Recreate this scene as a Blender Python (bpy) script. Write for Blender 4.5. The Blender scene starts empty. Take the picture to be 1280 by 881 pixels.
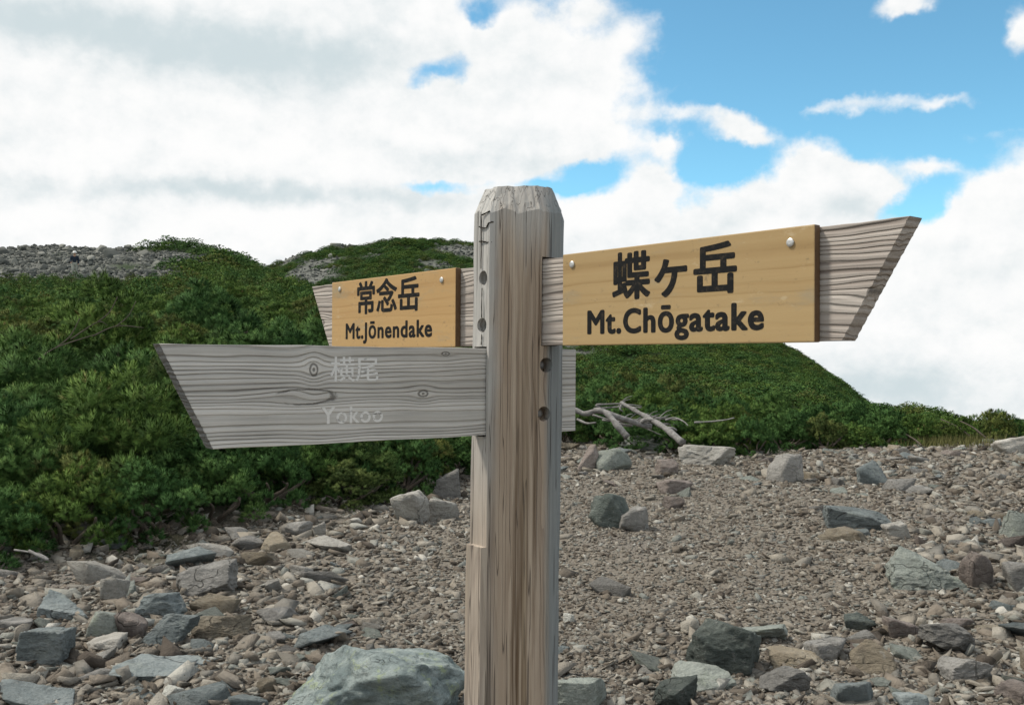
import bpy, bmesh, math, random
import numpy as np
from mathutils import Vector, Matrix, noise as mnoise

rnd = random.Random(7)
rng = np.random.default_rng(11)
S = bpy.context.scene
COL = S.collection
R = math.radians

# ------------------------------------------------------------------ camera
CAMZ, FPX = 1.5, 1230.0
PITCH, ROLL = R(0.48), R(0.28)
cam = bpy.data.cameras.new("camera")
cam.sensor_width = 36.0
cam.lens = 36.0 * FPX / 1280.0
cam.clip_start, cam.clip_end = 0.05, 9000.0
camo = bpy.data.objects.new("camera", cam)
COL.objects.link(camo)
F_ = Vector((0, math.cos(PITCH), math.sin(PITCH)))
U_ = Vector((0, -math.sin(PITCH), math.cos(PITCH)))
X_ = Vector((1, 0, 0))
Rt = X_ * math.cos(ROLL) + U_ * math.sin(ROLL)
Up = -X_ * math.sin(ROLL) + U_ * math.cos(ROLL)
camo.matrix_world = Matrix(((Rt.x, Up.x, -F_.x, 0), (Rt.y, Up.y, -F_.y, 0), (Rt.z, Up.z, -F_.z, CAMZ), (0, 0, 0, 1)))
S.camera = camo

# ------------------------------------------------------------------ sun, exposure
SUN_AZ, SUN_EL = R(-78), R(54)          # from the left, a little beyond the post
sun = bpy.data.lights.new("sun", 'SUN')
sun.energy, sun.angle, sun.color = 3.0, R(8), (1.0, 0.93, 0.82)
suno = bpy.data.objects.new("sun", sun)
COL.objects.link(suno)
sdir = Vector((math.sin(SUN_AZ) * math.cos(SUN_EL), math.cos(SUN_AZ) * math.cos(SUN_EL), math.sin(SUN_EL)))
suno.rotation_euler = sdir.to_track_quat('Z', 'Y').to_euler()
S.view_settings.view_transform = 'Standard'
S.view_settings.look = 'None'
S.view_settings.exposure = 0.38
S.view_settings.gamma = 1.0
S.render.engine = 'CYCLES'
S.cycles.use_denoising = True
S.cycles.max_bounces = 5
S.cycles.diffuse_bounces = 3


# ------------------------------------------------------------------ node helpers
class NT:
    def __init__(s, tree):
        s.t = tree
        s.n = tree.nodes
        s.l = tree.links

    def node(s, typ, **kw):
        n = s.n.new(typ)
        for k, v in kw.items():
            setattr(n, k, v)
        return n

    def put(s, sock, v):
        if isinstance(v, bpy.types.NodeSocket):
            s.l.new(v, sock)
        elif v is not None:
            sock.default_value = v

    def math(s, op, a, b=None, c=None, clamp=False):
        n = s.node('ShaderNodeMath', operation=op, use_clamp=clamp)
        s.put(n.inputs[0], a)
        if b is not None: s.put(n.inputs[1], b)
        if c is not None: s.put(n.inputs[2], c)
        return n.outputs[0]

    def math_vec(s, v):
        return s.comb(v, 0.37, 0.81)

    def vmath(s, op, a, b=None):
        n = s.node('ShaderNodeVectorMath', operation=op)
        s.put(n.inputs[0], a)
        if b is not None: s.put(n.inputs[1], b)
        return n.outputs[0]

    def comb(s, x, y, z):
        n = s.node('ShaderNodeCombineXYZ')
        for i, v in enumerate((x, y, z)): s.put(n.inputs[i], v)
        return n.outputs[0]

    def sep(s, v):
        n = s.node('ShaderNodeSeparateXYZ')
        s.put(n.inputs[0], v)
        return n.outputs

    def noise(s, vec, scale=5.0, detail=4.0, rough=0.55, dist=0.0, col=False):
        n = s.node('ShaderNodeTexNoise')
        s.put(n.inputs['Vector'], vec)
        s.put(n.inputs['Scale'], scale); s.put(n.inputs['Detail'], detail)
        s.put(n.inputs['Roughness'], rough); s.put(n.inputs['Distortion'], dist)
        return n.outputs['Color' if col else 'Fac']

    def voro(s, vec, scale, feature='F1', out='Distance'):
        n = s.node('ShaderNodeTexVoronoi', feature=feature)
        s.put(n.inputs['Vector'], vec); s.put(n.inputs['Scale'], scale)
        return n.outputs[out]

    def map(s, v, a, b, c=0.0, d=1.0, smooth=True):
        n = s.node('ShaderNodeMapRange', interpolation_type='SMOOTHSTEP' if smooth else 'LINEAR')
        s.put(n.inputs[0], v)
        for i, q in enumerate((a, b, c, d)): s.put(n.inputs[i + 1], q)
        return n.outputs[0]

    def mix(s, f, a, b, mode='MIX'):
        n = s.node('ShaderNodeMix', data_type='RGBA', blend_type=mode)
        s.put(n.inputs[0], f)
        s.put(n.inputs[6], rgba(a)); s.put(n.inputs[7], rgba(b))
        return n.outputs[2]

    def ramp(s, f, stops):
        n = s.node('ShaderNodeValToRGB')
        cr = n.color_ramp
        while len(cr.elements) < len(stops): cr.elements.new(0.5)
        for e, (p, c) in zip(cr.elements, stops):
            e.position = p
            e.color = rgba(c)
        s.put(n.inputs[0], f)
        return n.outputs[0]

    def bump(s, h, strength=0.3, dist=0.01, normal=None):
        n = s.node('ShaderNodeBump')
        s.put(n.inputs['Height'], h)
        n.inputs['Strength'].default_value = strength
        n.inputs['Distance'].default_value = dist
        if normal is not None: s.l.new(normal, n.inputs['Normal'])
        return n.outputs[0]


def rgba(c):
    if isinstance(c, bpy.types.NodeSocket): return c
    c = tuple(c)
    return c + (1.0,) if len(c) == 3 else c


def new_mat(name):
    m = bpy.data.materials.new(name)
    m.use_nodes = True
    nt = NT(m.node_tree)
    b = m.node_tree.nodes['Principled BSDF']
    return m, nt, b


def finish(nt, b, col, rough=0.8, normal=None, spec=0.3, metal=0.0):
    nt.put(b.inputs['Base Color'], rgba(col) if not isinstance(col, bpy.types.NodeSocket) else col)
    nt.put(b.inputs['Roughness'], rough)
    nt.put(b.inputs['Specular IOR Level'], spec)
    nt.put(b.inputs['Metallic'], metal)
    if normal is not None: nt.l.new(normal, b.inputs['Normal'])


# ------------------------------------------------------------------ world: Nishita sky with procedural clouds
W = bpy.data.worlds.new("World")
S.world = W
W.use_nodes = True
w = NT(W.node_tree)
for n in list(w.n): w.n.remove(n)
tc = w.node('ShaderNodeTexCoord')
dvec = w.vmath('NORMALIZE', tc.outputs['Generated'])
dx, dy, dz = w.sep(dvec)
az = w.math('ARCTAN2', dx, dy)
el = w.math('ARCSINE', dz)
sky = w.node('ShaderNodeTexSky', sky_type='NISHITA', sun_disc=False, sun_elevation=SUN_EL, sun_rotation=SUN_AZ,
             altitude=2600.0, air_density=1.0, dust_density=0.6, ozone_density=2.0)
skyc = w.mix(1.0, sky.outputs[0], (0.80, 1.20, 1.06), 'MULTIPLY')
bg_sky = w.node('ShaderNodeBackground')
w.put(bg_sky.inputs[0], skyc)
bg_sky.inputs[1].default_value = 0.137


def ang(px, py):            # photograph direction -> azimuth, elevation in the world
    u, v = (px - 640) / FPX, (451 - py) / FPX
    a = math.atan(u)
    return a, math.atan(v * math.cos(a))


# warp the sky coordinates so cloud outlines billow
wn = w.noise(dvec, 9.0, 5.0, 0.62, col=True)
wx, wy, wz = w.sep(wn)
wn2 = w.noise(dvec, 34.0, 4.0, 0.6, col=True)
w2x, w2y, w2z = w.sep(wn2)
azw = w.math('ADD', az, w.math('ADD', w.math('MULTIPLY', w.math('SUBTRACT', wx, 0.5), 0.055), w.math('MULTIPLY', w.math('SUBTRACT', w2x, 0.5), 0.022)))
elw = w.math('ADD', el, w.math('ADD', w.math('MULTIPLY', w.math('SUBTRACT', wy, 0.5), 0.045), w.math('MULTIPLY', w.math('SUBTRACT', w2y, 0.5), 0.022)))


def blob(px, py, rx, ry, amp, ca, ce):
    a0, e0 = ang(px, py)
    qx = w.math('MULTIPLY', w.math('SUBTRACT', ca, a0), FPX / rx)
    qy = w.math('MULTIPLY', w.math('SUBTRACT', ce, e0), FPX / ry)
    d2 = w.math('MULTIPLY_ADD', qx, qx, w.math('MULTIPLY', qy, qy))
    g = w.math('POWER', 2.718, w.math('MULTIPLY', d2, -1.0))
    return w.math('MULTIPLY', g, amp)


def field(lst, ca, ce):
    tot = None
    for b in lst:
        g = blob(*b, ca, ce)
        tot = g if tot is None else w.math('ADD', tot, g)
    return tot


CLOUD = [(40, 60, 420, 150, 1.2), (330, 90, 250, 130, 1.1), (40, 240, 420, 110, 1.1), (500, 24, 75, 45, .9),
         (400, 200, 220, 75, .9), (690, 92, 92, 66, 1.35), (630, 165, 110, 50, 1.0), (745, 180, 48, 20, .75), (640, 140, 70, 60, .6),
         (800, 45, 34, 44, .42), (735, 12, 26, 16, .5), (640, 40, 30, 34, .35),
         (180, 305, 430, 30, 1.1), (520, 294, 120, 26, .95), (640, 285, 110, 30, .55),
         (916, 154, 38, 20, 1.0), (950, 166, 26, 12, .6), (832, 176, 22, 12, .8), (850, 139, 60, 10, .45), (1040, 128, 44, 11, .5), (1110, 128, 60, 12, .5),
         (1180, 124, 44, 9, .42), (1215, 160, 60, 12, .38), (1270, 178, 40, 14, .4),
         (1010, 206, 44, 28, 1.25), (1080, 226, 46, 26, 1.15), (955, 250, 56, 34, 1.1), (1110, 236, 22, 12, .6), (825, 222, 26, 28, 1.05), (790, 262, 50, 34, 1.0),
         (910, 300, 190, 44, 1.2), (1030, 270, 70, 34, .9), (1160, 207, 20, 12, .75), (1232, 262, 36, 28, 1.15), (1285, 240, 50, 34, 1.2), (1270, 330, 100, 80, 1.4),
         (1180, 430, 200, 100, 1.4), (1000, 370, 240, 50, 1.2), (1130, 4, 40, 13, .95), (1278, 30, 18, 26, .8), (1400, -60, 60, 40, .5)]
HOLE = [(530, 102, 46, 18, -.85), (572, 84, 30, 26, -.7), (505, 118, 26, 10, -.4), (596, 14, 26, 18, -.8), (545, 232, 60, 12, -.9), (620, 62, 14, 8, -.5), (40, 228, 30, 6, -.3), (700, 236, 50, 8, -.6), (1150, 262, 34, 26, -.8), (880, 205, 40, 18, -.6), (740, 215, 40, 16, -.5), (960, 120, 60, 20, -.4)]
f1 = field(CLOUD + HOLE, azw, elw)
# outside the frame: broken cloud all round
cn = w.noise(w.vmath('MULTIPLY', dvec, (1.0, 1.0, 1.9)), 2.6, 6.0, 0.55)
inframe = w.math('MULTIPLY', w.map(w.math('ABSOLUTE', az), 0.50, 0.75), 1.0)
upframe = w.map(el, 0.36, 0.6)
out = w.math('MAXIMUM', inframe, upframe)
f2 = w.math('MULTIPLY', w.math('MULTIPLY', w.math('SUBTRACT', cn, 0.30), 4.5), out)
low = w.map(el, 0.0, -0.05, 0.0, 1.0)
fn = w.noise(w.vmath('MULTIPLY', dvec, (1, 1, 1.25)), 14.0, 8.0, 0.6)
f = w.math('ADD', w.math('ADD', f1, f2), low)
bil = w.math('ABSOLUTE', w.math('SUBTRACT', w.noise(w.vmath('MULTIPLY', dvec, (1, 1, 1.2)), 11.0, 7.0, 0.55), 0.5))
f = w.math('ADD', f, w.math('MULTIPLY', w.math('SUBTRACT', fn, 0.5), 0.95))
f = w.math('ADD', f, w.math('MULTIPLY', w.math('SUBTRACT', 0.09, bil), 1.7))
fn2 = w.noise(w.vmath('MULTIPLY', w.vmath('ADD', dvec, (-0.010, 0.0, 0.016)), (1, 1, 1.25)), 14.0, 8.0, 0.6)
relief = w.math('SUBTRACT', fn, fn2)
mask = w.map(f, 0.30, 0.96)
# cloud brightness: grey undersides and thick middles
GREY = [(150, 50, 300, 30, .75), (400, 92, 110, 42, .75), (60, 20, 200, 30, .5), (300, 246, 230, 15, .9), (560, 200, 110, 18, .5),
        (700, 205, 80, 18, .5), (900, 330, 200, 18, .35), (1110, 490, 120, 34, 1.0), (1030, 255, 60, 16, .35), (1240, 400, 60, 16, .3),
        (1090, 262, 40, 12, .4)]
gf = field(GREY, azw, elw)
gn = w.noise(w.vmath('MULTIPLY', dvec, (1, 1, 1.7)), 7.0, 6.0, 0.52)
gf = w.math('ADD', gf, w.math('MULTIPLY', w.math('SUBTRACT', gn, 0.5), 0.95))
gf = w.math('SUBTRACT', gf, w.math('MULTIPLY', relief, 1.7))
gmask = w.map(gf, -0.25, 1.15)
ccol = w.mix(gmask, (1.0, 1.0, 0.995), (0.64, 0.73, 0.76))
bg_c = w.node('ShaderNodeBackground')
w.put(bg_c.inputs[0], ccol)
bg_c.inputs[1].default_value = 0.765
ms = w.node('ShaderNodeMixShader')
w.put(ms.inputs[0], mask)
w.l.new(bg_sky.outputs[0], ms.inputs[1])
w.l.new(bg_c.outputs[0], ms.inputs[2])
wo = w.node('ShaderNodeOutputWorld')
w.l.new(ms.outputs[0], wo.inputs[0])


# ------------------------------------------------------------------ object helpers
def tag(o, label=None, cat=None, group=None, kind=None):
    if label: o['label'] = label
    if cat: o['category'] = cat
    if group: o['group'] = group
    if kind: o['kind'] = kind
    return o


def link(o, parent=None):
    COL.objects.link(o)
    if parent is not None: o.parent = parent
    return o


def empty(name, loc=(0, 0, 0), rot=(0, 0, 0)):
    o = bpy.data.objects.new(name, None)
    o.location, o.rotation_euler = loc, rot
    o.empty_display_size = 0.1
    return link(o)


def np_mesh(name, V, Fc, mat=None, smooth=False):
    """V (n,3); Fc (m,3) or (m,4) array, or a list of faces."""
    me = bpy.data.meshes.new(name)
    if isinstance(Fc, np.ndarray):
        k = Fc.shape[1]
        me.vertices.add(len(V)); me.vertices.foreach_set('co', np.ascontiguousarray(V, np.float32).ravel())
        me.loops.add(Fc.size); me.loops.foreach_set('vertex_index', np.ascontiguousarray(Fc, np.int32).ravel())
        me.polygons.add(len(Fc))
        me.polygons.foreach_set('loop_start', np.arange(0, Fc.size, k, dtype=np.int32))
        me.polygons.foreach_set('loop_total', np.full(len(Fc), k, np.int32))
    else:
        me.from_pydata([tuple(map(float, v)) for v in V], [], Fc)
    me.update(calc_edges=True)
    if smooth: me.polygons.foreach_set('use_smooth', np.ones(len(me.polygons), bool))
    me.validate()
    if mat: me.materials.append(mat)
    return me


def bm_mesh(name, bm, mat=None, smooth=False):
    me = bpy.data.meshes.new(name)
    bm.normal_update(); bm.to_mesh(me); bm.free()
    if smooth: me.polygons.foreach_set('use_smooth', np.ones(len(me.polygons), bool))
    if mat: me.materials.append(mat)
    return me


def obj(name, me, parent=None):
    return link(bpy.data.objects.new(name, me), parent)


def baked(o):
    """evaluated mesh of an object with modifiers (or a text curve) as a plain mesh"""
    dg = bpy.context.evaluated_depsgraph_get()
    dg.update()
    return bpy.data.meshes.new_from_object(o.evaluated_get(dg))


def vnoise(P, scale, octaves=3, seed=0.0):
    """cheap sum-of-sines pseudo noise on (n,2|3) points, about -1..1"""
    P = np.asarray(P, float) * scale
    r_ = np.random.default_rng(int(seed * 97) + 5)
    out = np.zeros(len(P)); amp = 1.0; tot = 0
    for o in range(octaves):
        for k in range(4):
            d = r_.normal(size=P.shape[1]); d /= np.linalg.norm(d)
            ph = r_.uniform(0, 6.28)
            d2 = r_.normal(size=P.shape[1])
            out += amp * 0.5 * np.sin(P @ d * 6.28 * (0.7 + 0.6 * r_.random()) + ph + 1.2 * np.sin(P @ d2 * 2.3 + ph * 2))
        tot += amp
        P = P * 2.03; amp *= 0.5
    return out / tot


# ------------------------------------------------------------------ terrain
def T(px, table):
    xs, ys = zip(*table)
    return np.interp(px, xs, ys)


EDGE = [(-1600, 5.0), (-700, 5.6), (0, 6.86), (150, 7.4), (260, 8.3), (440, 9.8), (540, 11.2), (590, 12.6), (650, 15), (720, 17.6), (800, 16.2),
        (880, 15.2), (1000, 16.4), (1200, 17.8), (1300, 19), (2600, 20)]
SKY1 = [(-1600, 330), (-300, 350), (0, 349), (150, 340), (220, 330), (280, 322), (340, 324), (400, 343), (500, 380), (600, 412), (720, 440),
        (850, 470), (960, 497), (1085, 514), (1180, 508), (1300, 506), (2600, 505)]
DIST1 = [(-1600, 60), (0, 62), (400, 62), (600, 52), (720, 46), (850, 38), (1000, 30), (1120, 23.5), (2600, 24)]
BUSH1 = [(-1600, 1.75), (420, 1.75), (600, 1.1), (1000, .9), (1150, 1.28), (2600, 1.2)]
RIDGE = [(-1600, 330), (-300, 318), (0, 316), (60, 313), (150, 314), (225, 313), (262, 317), (285, 324), (330, 350), (420, 420), (520, 520), (2600, 520)]
SKY2 = [(-1600, 420), (250, 372), (330, 338), (365, 326), (430, 314), (470, 306), (500, 301), (540, 305), (590, 309), (700, 330), (800, 356), (880, 388),
        (960, 426), (1005, 449), (1042, 474), (1078, 503), (1106, 527), (1150, 590), (1250, 800), (2600, 1600)]


def height(x, y, detail=True):
    x = np.asarray(x, float); y = np.asarray(y, float)
    r = np.hypot(x, y)
    a = np.arctan2(x, y)
    ac = np.clip(a, -R(62), R(62))
    px = 640 + FPX * np.tan(ac)
    Y = np.maximum(r * np.cos(ac), 0.05)
    behind = np.clip((np.abs(a) - R(75)) / R(40), 0, 1)
    behind = behind * behind * (3 - 2 * behind)
    re = T(px, EDGE); D1 = T(px, DIST1)
    # trail and the near slope
    e0 = -CAMZ / re
    ec = (451 - T(px, SKY1)) / FPX - T(px, BUSH1) / D1
    t = np.clip(np.log(np.maximum(Y, re) / re) / np.log(D1 / re), 0, 1)
    pw = T(px, [(0, 2.9), (500, 2.7), (800, 2.0), (1100, 1.3)])
    e = e0 + (ec - e0) * (1 - (1 - t) ** pw)
    z1 = np.where(Y < re, 0.0, CAMZ + Y * e)
    over = np.maximum(Y - D1, 0)
    z1 = np.where(Y > D1, CAMZ + D1 * ec - 0.02 * over - 0.30 * over * over / (over + 8.0), z1)
    # rocky ridge behind it on the left
    Dr = 90.0
    er = (451 - T(px, RIDGE)) / FPX
    t = np.clip((Y - 54) / (Dr - 54), 0, 1)
    zr = CAMZ + Y * (np.minimum(0.062, er - 0.03) + (er - np.minimum(0.062, er - 0.03)) * t ** 0.9)
    over = np.maximum(Y - Dr, 0)
    zr = np.where(Y > Dr, CAMZ + Dr * er - 0.35 * over * over / (over + 12), zr)
    zr = np.where(Y < 54, -60, zr)
    # far hill
    D2 = 240.0
    e2 = (451 - T(px, SKY2)) / FPX
    t = np.clip((Y - 70) / (D2 - 70), 0, 1)
    eb = np.minimum(-0.045, e2 - 0.04)
    z2 = CAMZ + Y * (eb + (e2 - eb) * (1 - (1 - t) ** 1.6))
    over = np.maximum(Y - D2, 0)
    z2 = np.where(Y > D2, CAMZ + D2 * e2 - 0.3 * over * over / (over + 25), z2)
    z2 = np.where(Y < 70, -60, z2)
    z = np.maximum(np.maximum(z1, zr), z2)
    z = np.maximum(z, -900)
    if detail:
        P = np.stack([x, y], -1).reshape(-1, 2)
        near = np.clip(1.3 - Y / 26, 0, 1)
        z = z + near * (0.05 * vnoise(P, 0.17, 2, 1).reshape(z.shape) + 0.018 * vnoise(P, 0.9, 3, 2).reshape(z.shape))
        mid = np.clip((Y - 14) / 20, 0, 1) * np.clip((150 - Y) / 60, 0, 1)
        z = z + np.clip((Y - re - .6) / 2.5, 0, 1) * np.clip((34 - Y) / 14, 0, 1) * (px < 1050) * 0.20 * vnoise(P, 0.26, 2, 21).reshape(z.shape)
        z = z + mid * 0.16 * vnoise(P, 0.055, 3, 3).reshape(z.shape)
        far = np.clip((Y - 60) / 60, 0, 1)
        z = z + far * (1.0 * vnoise(P, 0.022, 3, 4).reshape(z.shape) + 0.25 * vnoise(P, 0.12, 2, 6).reshape(z.shape)) * np.clip((500 - Y) / 100, 0, 1)
    # dirt banked a little at the right rear
    return z * (1 - behind) + behind * (-0.02 * np.maximum(r - 12, 0))


def h1(x, y):
    return float(height(np.array([x]), np.array([y]))[0])


def px_of(x, y):
    return 640 + FPX * x / max(y, 0.1)


def ray(px, py):
    d = F_ + Rt * ((px - 640) / FPX) + Up * ((440.5 - py) / FPX)
    return d / d.y


def ground_at(px, py):
    d = ray(px, py)
    ys = np.concatenate([np.linspace(2.5, 30, 1200), np.linspace(30, 300, 2000)])
    zz = CAMZ + d.z * ys - height(d.x * ys, ys)
    i = int(np.argmax(zz < 0)) if (zz < 0).any() else len(ys) - 1
    return Vector((d.x * ys[i], ys[i], float(height(np.array([d.x * ys[i]]), np.array([ys[i]]))[0])))


A_f = np.radians(np.arange(-34, 34.01, 0.14))
A_c1 = np.radians(np.concatenate([np.arange(-180, -34, 2.0)]))
A_c2 = np.radians(np.arange(36, 180, 2.0))
AA = np.concatenate([A_c1, A_f, A_c2])
RR = np.concatenate([np.geomspace(0.35, 4, 26)[:-1], np.geomspace(4, 30, 230)[:-1], np.geomspace(30, 330, 210)[:-1], np.geomspace(330, 5000, 24)])
ga, gr = np.meshgrid(AA, RR)
gx, gy = gr * np.sin(ga), gr * np.cos(ga)
gz = height(gx, gy)
far_e = np.clip((gr - 600) / 1500, 0, 1)
gz = np.where(gr > 600, np.minimum(gz, -300), gz)
V = np.stack([gx, gy, gz], -1).reshape(-1, 3)
nr, na = gx.shape
ii, jj = np.meshgrid(np.arange(nr - 1), np.arange(na), indexing='ij')
j2 = (jj + 1) % na
Q = np.stack([ii * na + jj, ii * na + j2, (ii + 1) * na + j2, (ii + 1) * na + jj], -1).reshape(-1, 4)
V = np.vstack([V, [[0, 0, h1(0, 0.3)]]])
# zones: R gravel, G green cover, B bare rock
Pn = V[:, :2]
rr = np.hypot(V[:, 0], V[:, 1]); aa = np.clip(np.arctan2(V[:, 0], V[:, 1]), -R(62), R(62))
ppx = 640 + FPX * np.tan(aa); YY = rr * np.cos(aa)
edge_d = T(ppx, EDGE) - YY + 0.5 * vnoise(Pn, 0.35, 3, 8)
gravel = np.clip(edge_d / 0.7 + 0.6, 0, 1)
rock_z = np.clip((YY - 58) / 6 + 0.8 * vnoise(Pn, 0.07, 2, 9), 0, 1) * np.clip((290 - ppx) / 60 + 0.4 * vnoise(Pn, 0.09, 2, 7), 0, 1) * np.clip(1.1 - 2.6 * np.clip(vnoise(Pn * [1, .45], 0.075, 3, 17) - .12, 0, 1), 0, 1) * (YY < 140)
hill2 = YY > 110
pk = np.clip((505 - ppx) / 170 + 0.25 + 1.7 * vnoise(Pn * [1, .5], 0.035, 3, 12), 0, 1) * np.clip((YY - 150) / 30 + 0.5 * vnoise(Pn, 0.03, 2, 13), 0, 1)
spots = np.clip((vnoise(Pn, 0.035, 3, 14) - 0.55) * 6, 0, 1) * 0.8
rock_h = np.where(hill2, np.maximum(pk, spots), 0)
rockw = np.clip(np.maximum(rock_z, rock_h), 0, 1)
zone = np.stack([gravel, 1 - gravel, rockw, np.ones(len(V))], -1)

m_ground, g, gb = new_mat("ground_soil")
at = g.node('ShaderNodeAttribute', attribute_name='zone')
zr_, zg_, zb_ = g.sep(at.outputs['Vector'])
pos = g.node('ShaderNodeNewGeometry').outputs['Position']
n1 = g.noise(pos, 1.1, 6, 0.6); n2 = g.noise(pos, 22, 6, 0.7); n3 = g.noise(pos, 0.35, 4, 0.5)
vcell = g.voro(pos, 55, out='Color'); vx, vy, vz = g.sep(vcell)
dirt = g.mix(n1, (0.125, 0.108, 0.087), (0.195, 0.172, 0.142))
dirt = g.mix(g.math('MULTIPLY', vx, 0.6), dirt, (0.20, 0.183, 0.155))
dirt = g.mix(g.map(n3, 0.5, 0.75), dirt, (0.17, 0.155, 0.14))
humus = g.mix(n2, (0.018, 0.018, 0.011), (0.04, 0.042, 0.02))
green = g.mix(g.noise(pos, 0.5, 6, 0.7), (0.012, 0.026, 0.008), (0.035, 0.055, 0.018))
camd = g.vmath('LENGTH', pos)
ln = g.node('ShaderNodeVectorMath', operation='LENGTH'); g.put(ln.inputs[0], pos)
veg = g.mix(g.map(ln.outputs['Value'], 20, 60), humus, green)
rockc = g.mix(g.noise(pos, 0.9, 8, 0.75), (0.04, 0.046, 0.042), (0.20, 0.203, 0.183))
colr = g.mix(zr_, veg, dirt)
colr = g.mix(zb_, colr, rockc)
hb = g.math('ADD', g.math('MULTIPLY', n2, 0.6), g.math('MULTIPLY', g.voro(pos, 40), 0.7))
finish(g, gb, colr, 0.95, g.bump(hb, 0.8, 0.03), 0.15)
me = bpy.data.meshes.new("ground")
tri0 = [(len(V) - 1, (k + 1) % na, k) for k in range(na)]
me = np_mesh("ground", V[:-1], Q, m_ground, True)
ca = me.color_attributes.new('zone', 'FLOAT_COLOR', 'POINT')
ca.data.foreach_set('color', zone[:-1].astype(np.float32).ravel())
ground = obj("ground", me)
tag(ground, kind='structure')


# ------------------------------------------------------------------ geometry-nodes scatter for uncountable stuff
def scatter(name, P, rot, scl, idx, srcs, kind='stuff'):
    coll = bpy.data.collections.new(name + "_sources")
    for i, m_ in enumerate(srcs):
        o = bpy.data.objects.new("%s_source_%02d" % (name, i), m_)
        coll.objects.link(o)
    me = bpy.data.meshes.new(name)
    me.vertices.add(len(P)); me.vertices.foreach_set('co', np.asarray(P, np.float32).ravel())
    for nm, ty, arr, key in (('rot', 'FLOAT_VECTOR', rot, 'vector'), ('scl', 'FLOAT_VECTOR', scl, 'vector'), ('pick', 'INT', idx, 'value')):
        a_ = me.attributes.new(nm, ty, 'POINT')
        a_.data.foreach_set(key, np.asarray(arr, np.int32 if ty == 'INT' else np.float32).ravel())
    o = obj(name, me)
    gt = bpy.data.node_groups.new(name + "_scatter", 'GeometryNodeTree')
    gt.interface.new_socket('Geometry', in_out='INPUT', socket_type='NodeSocketGeometry')
    gt.interface.new_socket('Geometry', in_out='OUTPUT', socket_type='NodeSocketGeometry')
    N = gt.nodes; L = gt.links
    gi, go = N.new('NodeGroupInput'), N.new('NodeGroupOutput')
    ci = N.new('GeometryNodeCollectionInfo')
    ci.inputs['Collection'].default_value = coll
    ci.inputs['Separate Children'].default_value = True
    ci.inputs['Reset Children'].default_value = True
    ip = N.new('GeometryNodeInstanceOnPoints')
    ip.inputs['Pick Instance'].default_value = True

    def named(nm, ty):
        n = N.new('GeometryNodeInputNamedAttribute'); n.data_type = ty
        n.inputs['Name'].default_value = nm
        return n.outputs['Attribute']
    e2r = N.new('FunctionNodeEulerToRotation')
    L.new(named('rot', 'FLOAT_VECTOR'), e2r.inputs[0])
    L.new(gi.outputs[0], ip.inputs['Points'])
    L.new(ci.outputs[0], ip.inputs['Instance'])
    L.new(named('pick', 'INT'), ip.inputs['Instance Index'])
    L.new(e2r.outputs[0], ip.inputs['Rotation'])
    L.new(named('scl', 'FLOAT_VECTOR'), ip.inputs['Scale'])
    L.new(ip.outputs[0], go.inputs[0])
    md = o.modifiers.new('scatter', 'NODES')
    md.node_group = gt
    tag(o, kind=kind)
    return o


# ------------------------------------------------------------------ rocks
def ico(level):
    bm = bmesh.new()
    bmesh.ops.create_icosphere(bm, subdivisions=level, radius=1.0)
    v = np.array([x.co[:] for x in bm.verts]); f = np.array([[q.index for q in p.verts] for p in bm.faces])
    bm.free()
    return v / np.linalg.norm(v, axis=1)[:, None], f


ICO = {k: ico(k) for k in (2, 3, 4, 6)}


def rock_shape(seed, level=4, style='block', rough=0.05, sharp=26.0):
    """angular stone: a soft-edged intersection of half-spaces; unit size about 1 x 1 x 1 (half extents .5)"""
    r_ = np.random.default_rng(seed)
    D, Fc = ICO[level]
    nrm, dist = [], []
    if style in ('block', 'slab', 'wedge'):
        for ax in range(3):
            for s in (-1, 1):
                n = np.zeros(3); n[ax] = s
                n += r_.normal(0, 0.26 if style == 'block' else 0.34, 3)
                nrm.append(n); dist.append(0.36 + 0.16 * r_.random())
        if style == 'wedge':
            n = np.array([r_.normal(), r_.normal(), 1.3]); nrm.append(n); dist.append(0.20)
        for k in range(6):
            n = r_.normal(size=3); nrm.append(n); dist.append(0.44 + 0.16 * r_.random())
    else:
        for k in range(11):
            n = r_.normal(size=3); nrm.append(n); dist.append(0.40 + 0.16 * r_.random())
        for ax in range(3):
            for s in (-1, 1):
                n = np.zeros(3); n[ax] = s; n += r_.normal(0, .2, 3); nrm.append(n); dist.append(.5)
    nrm = np.array(nrm); nrm /= np.linalg.norm(nrm, axis=1)[:, None]; dist = np.array(dist)
    q = (D @ nrm.T) / dist            # 1/r for every plane
    q = np.maximum(q, 1e-3)
    inv = (q ** sharp).sum(1) ** (1 / sharp)
    P = D / inv[:, None]
    if rough > 0:
        k = vnoise(P + seed * 1.7, 1.6, 3, seed % 50) * rough + vnoise(P * [1, 1, 2.2] + seed, 5.0, 2, seed % 37 + 1) * rough * 0.32
        P = P * (1 + k)[:, None]
        if level >= 4:                # chipped ledges
            led = vnoise(P + seed, 2.2, 2, seed % 23 + 3)
            P = P * (1 - 0.05 * np.clip(led * 6 - 1.5, 0, 1))[:, None]
    lo, hi = P.min(0), P.max(0)
    return (P - (lo + hi) / 2) / (hi - lo), Fc


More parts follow.
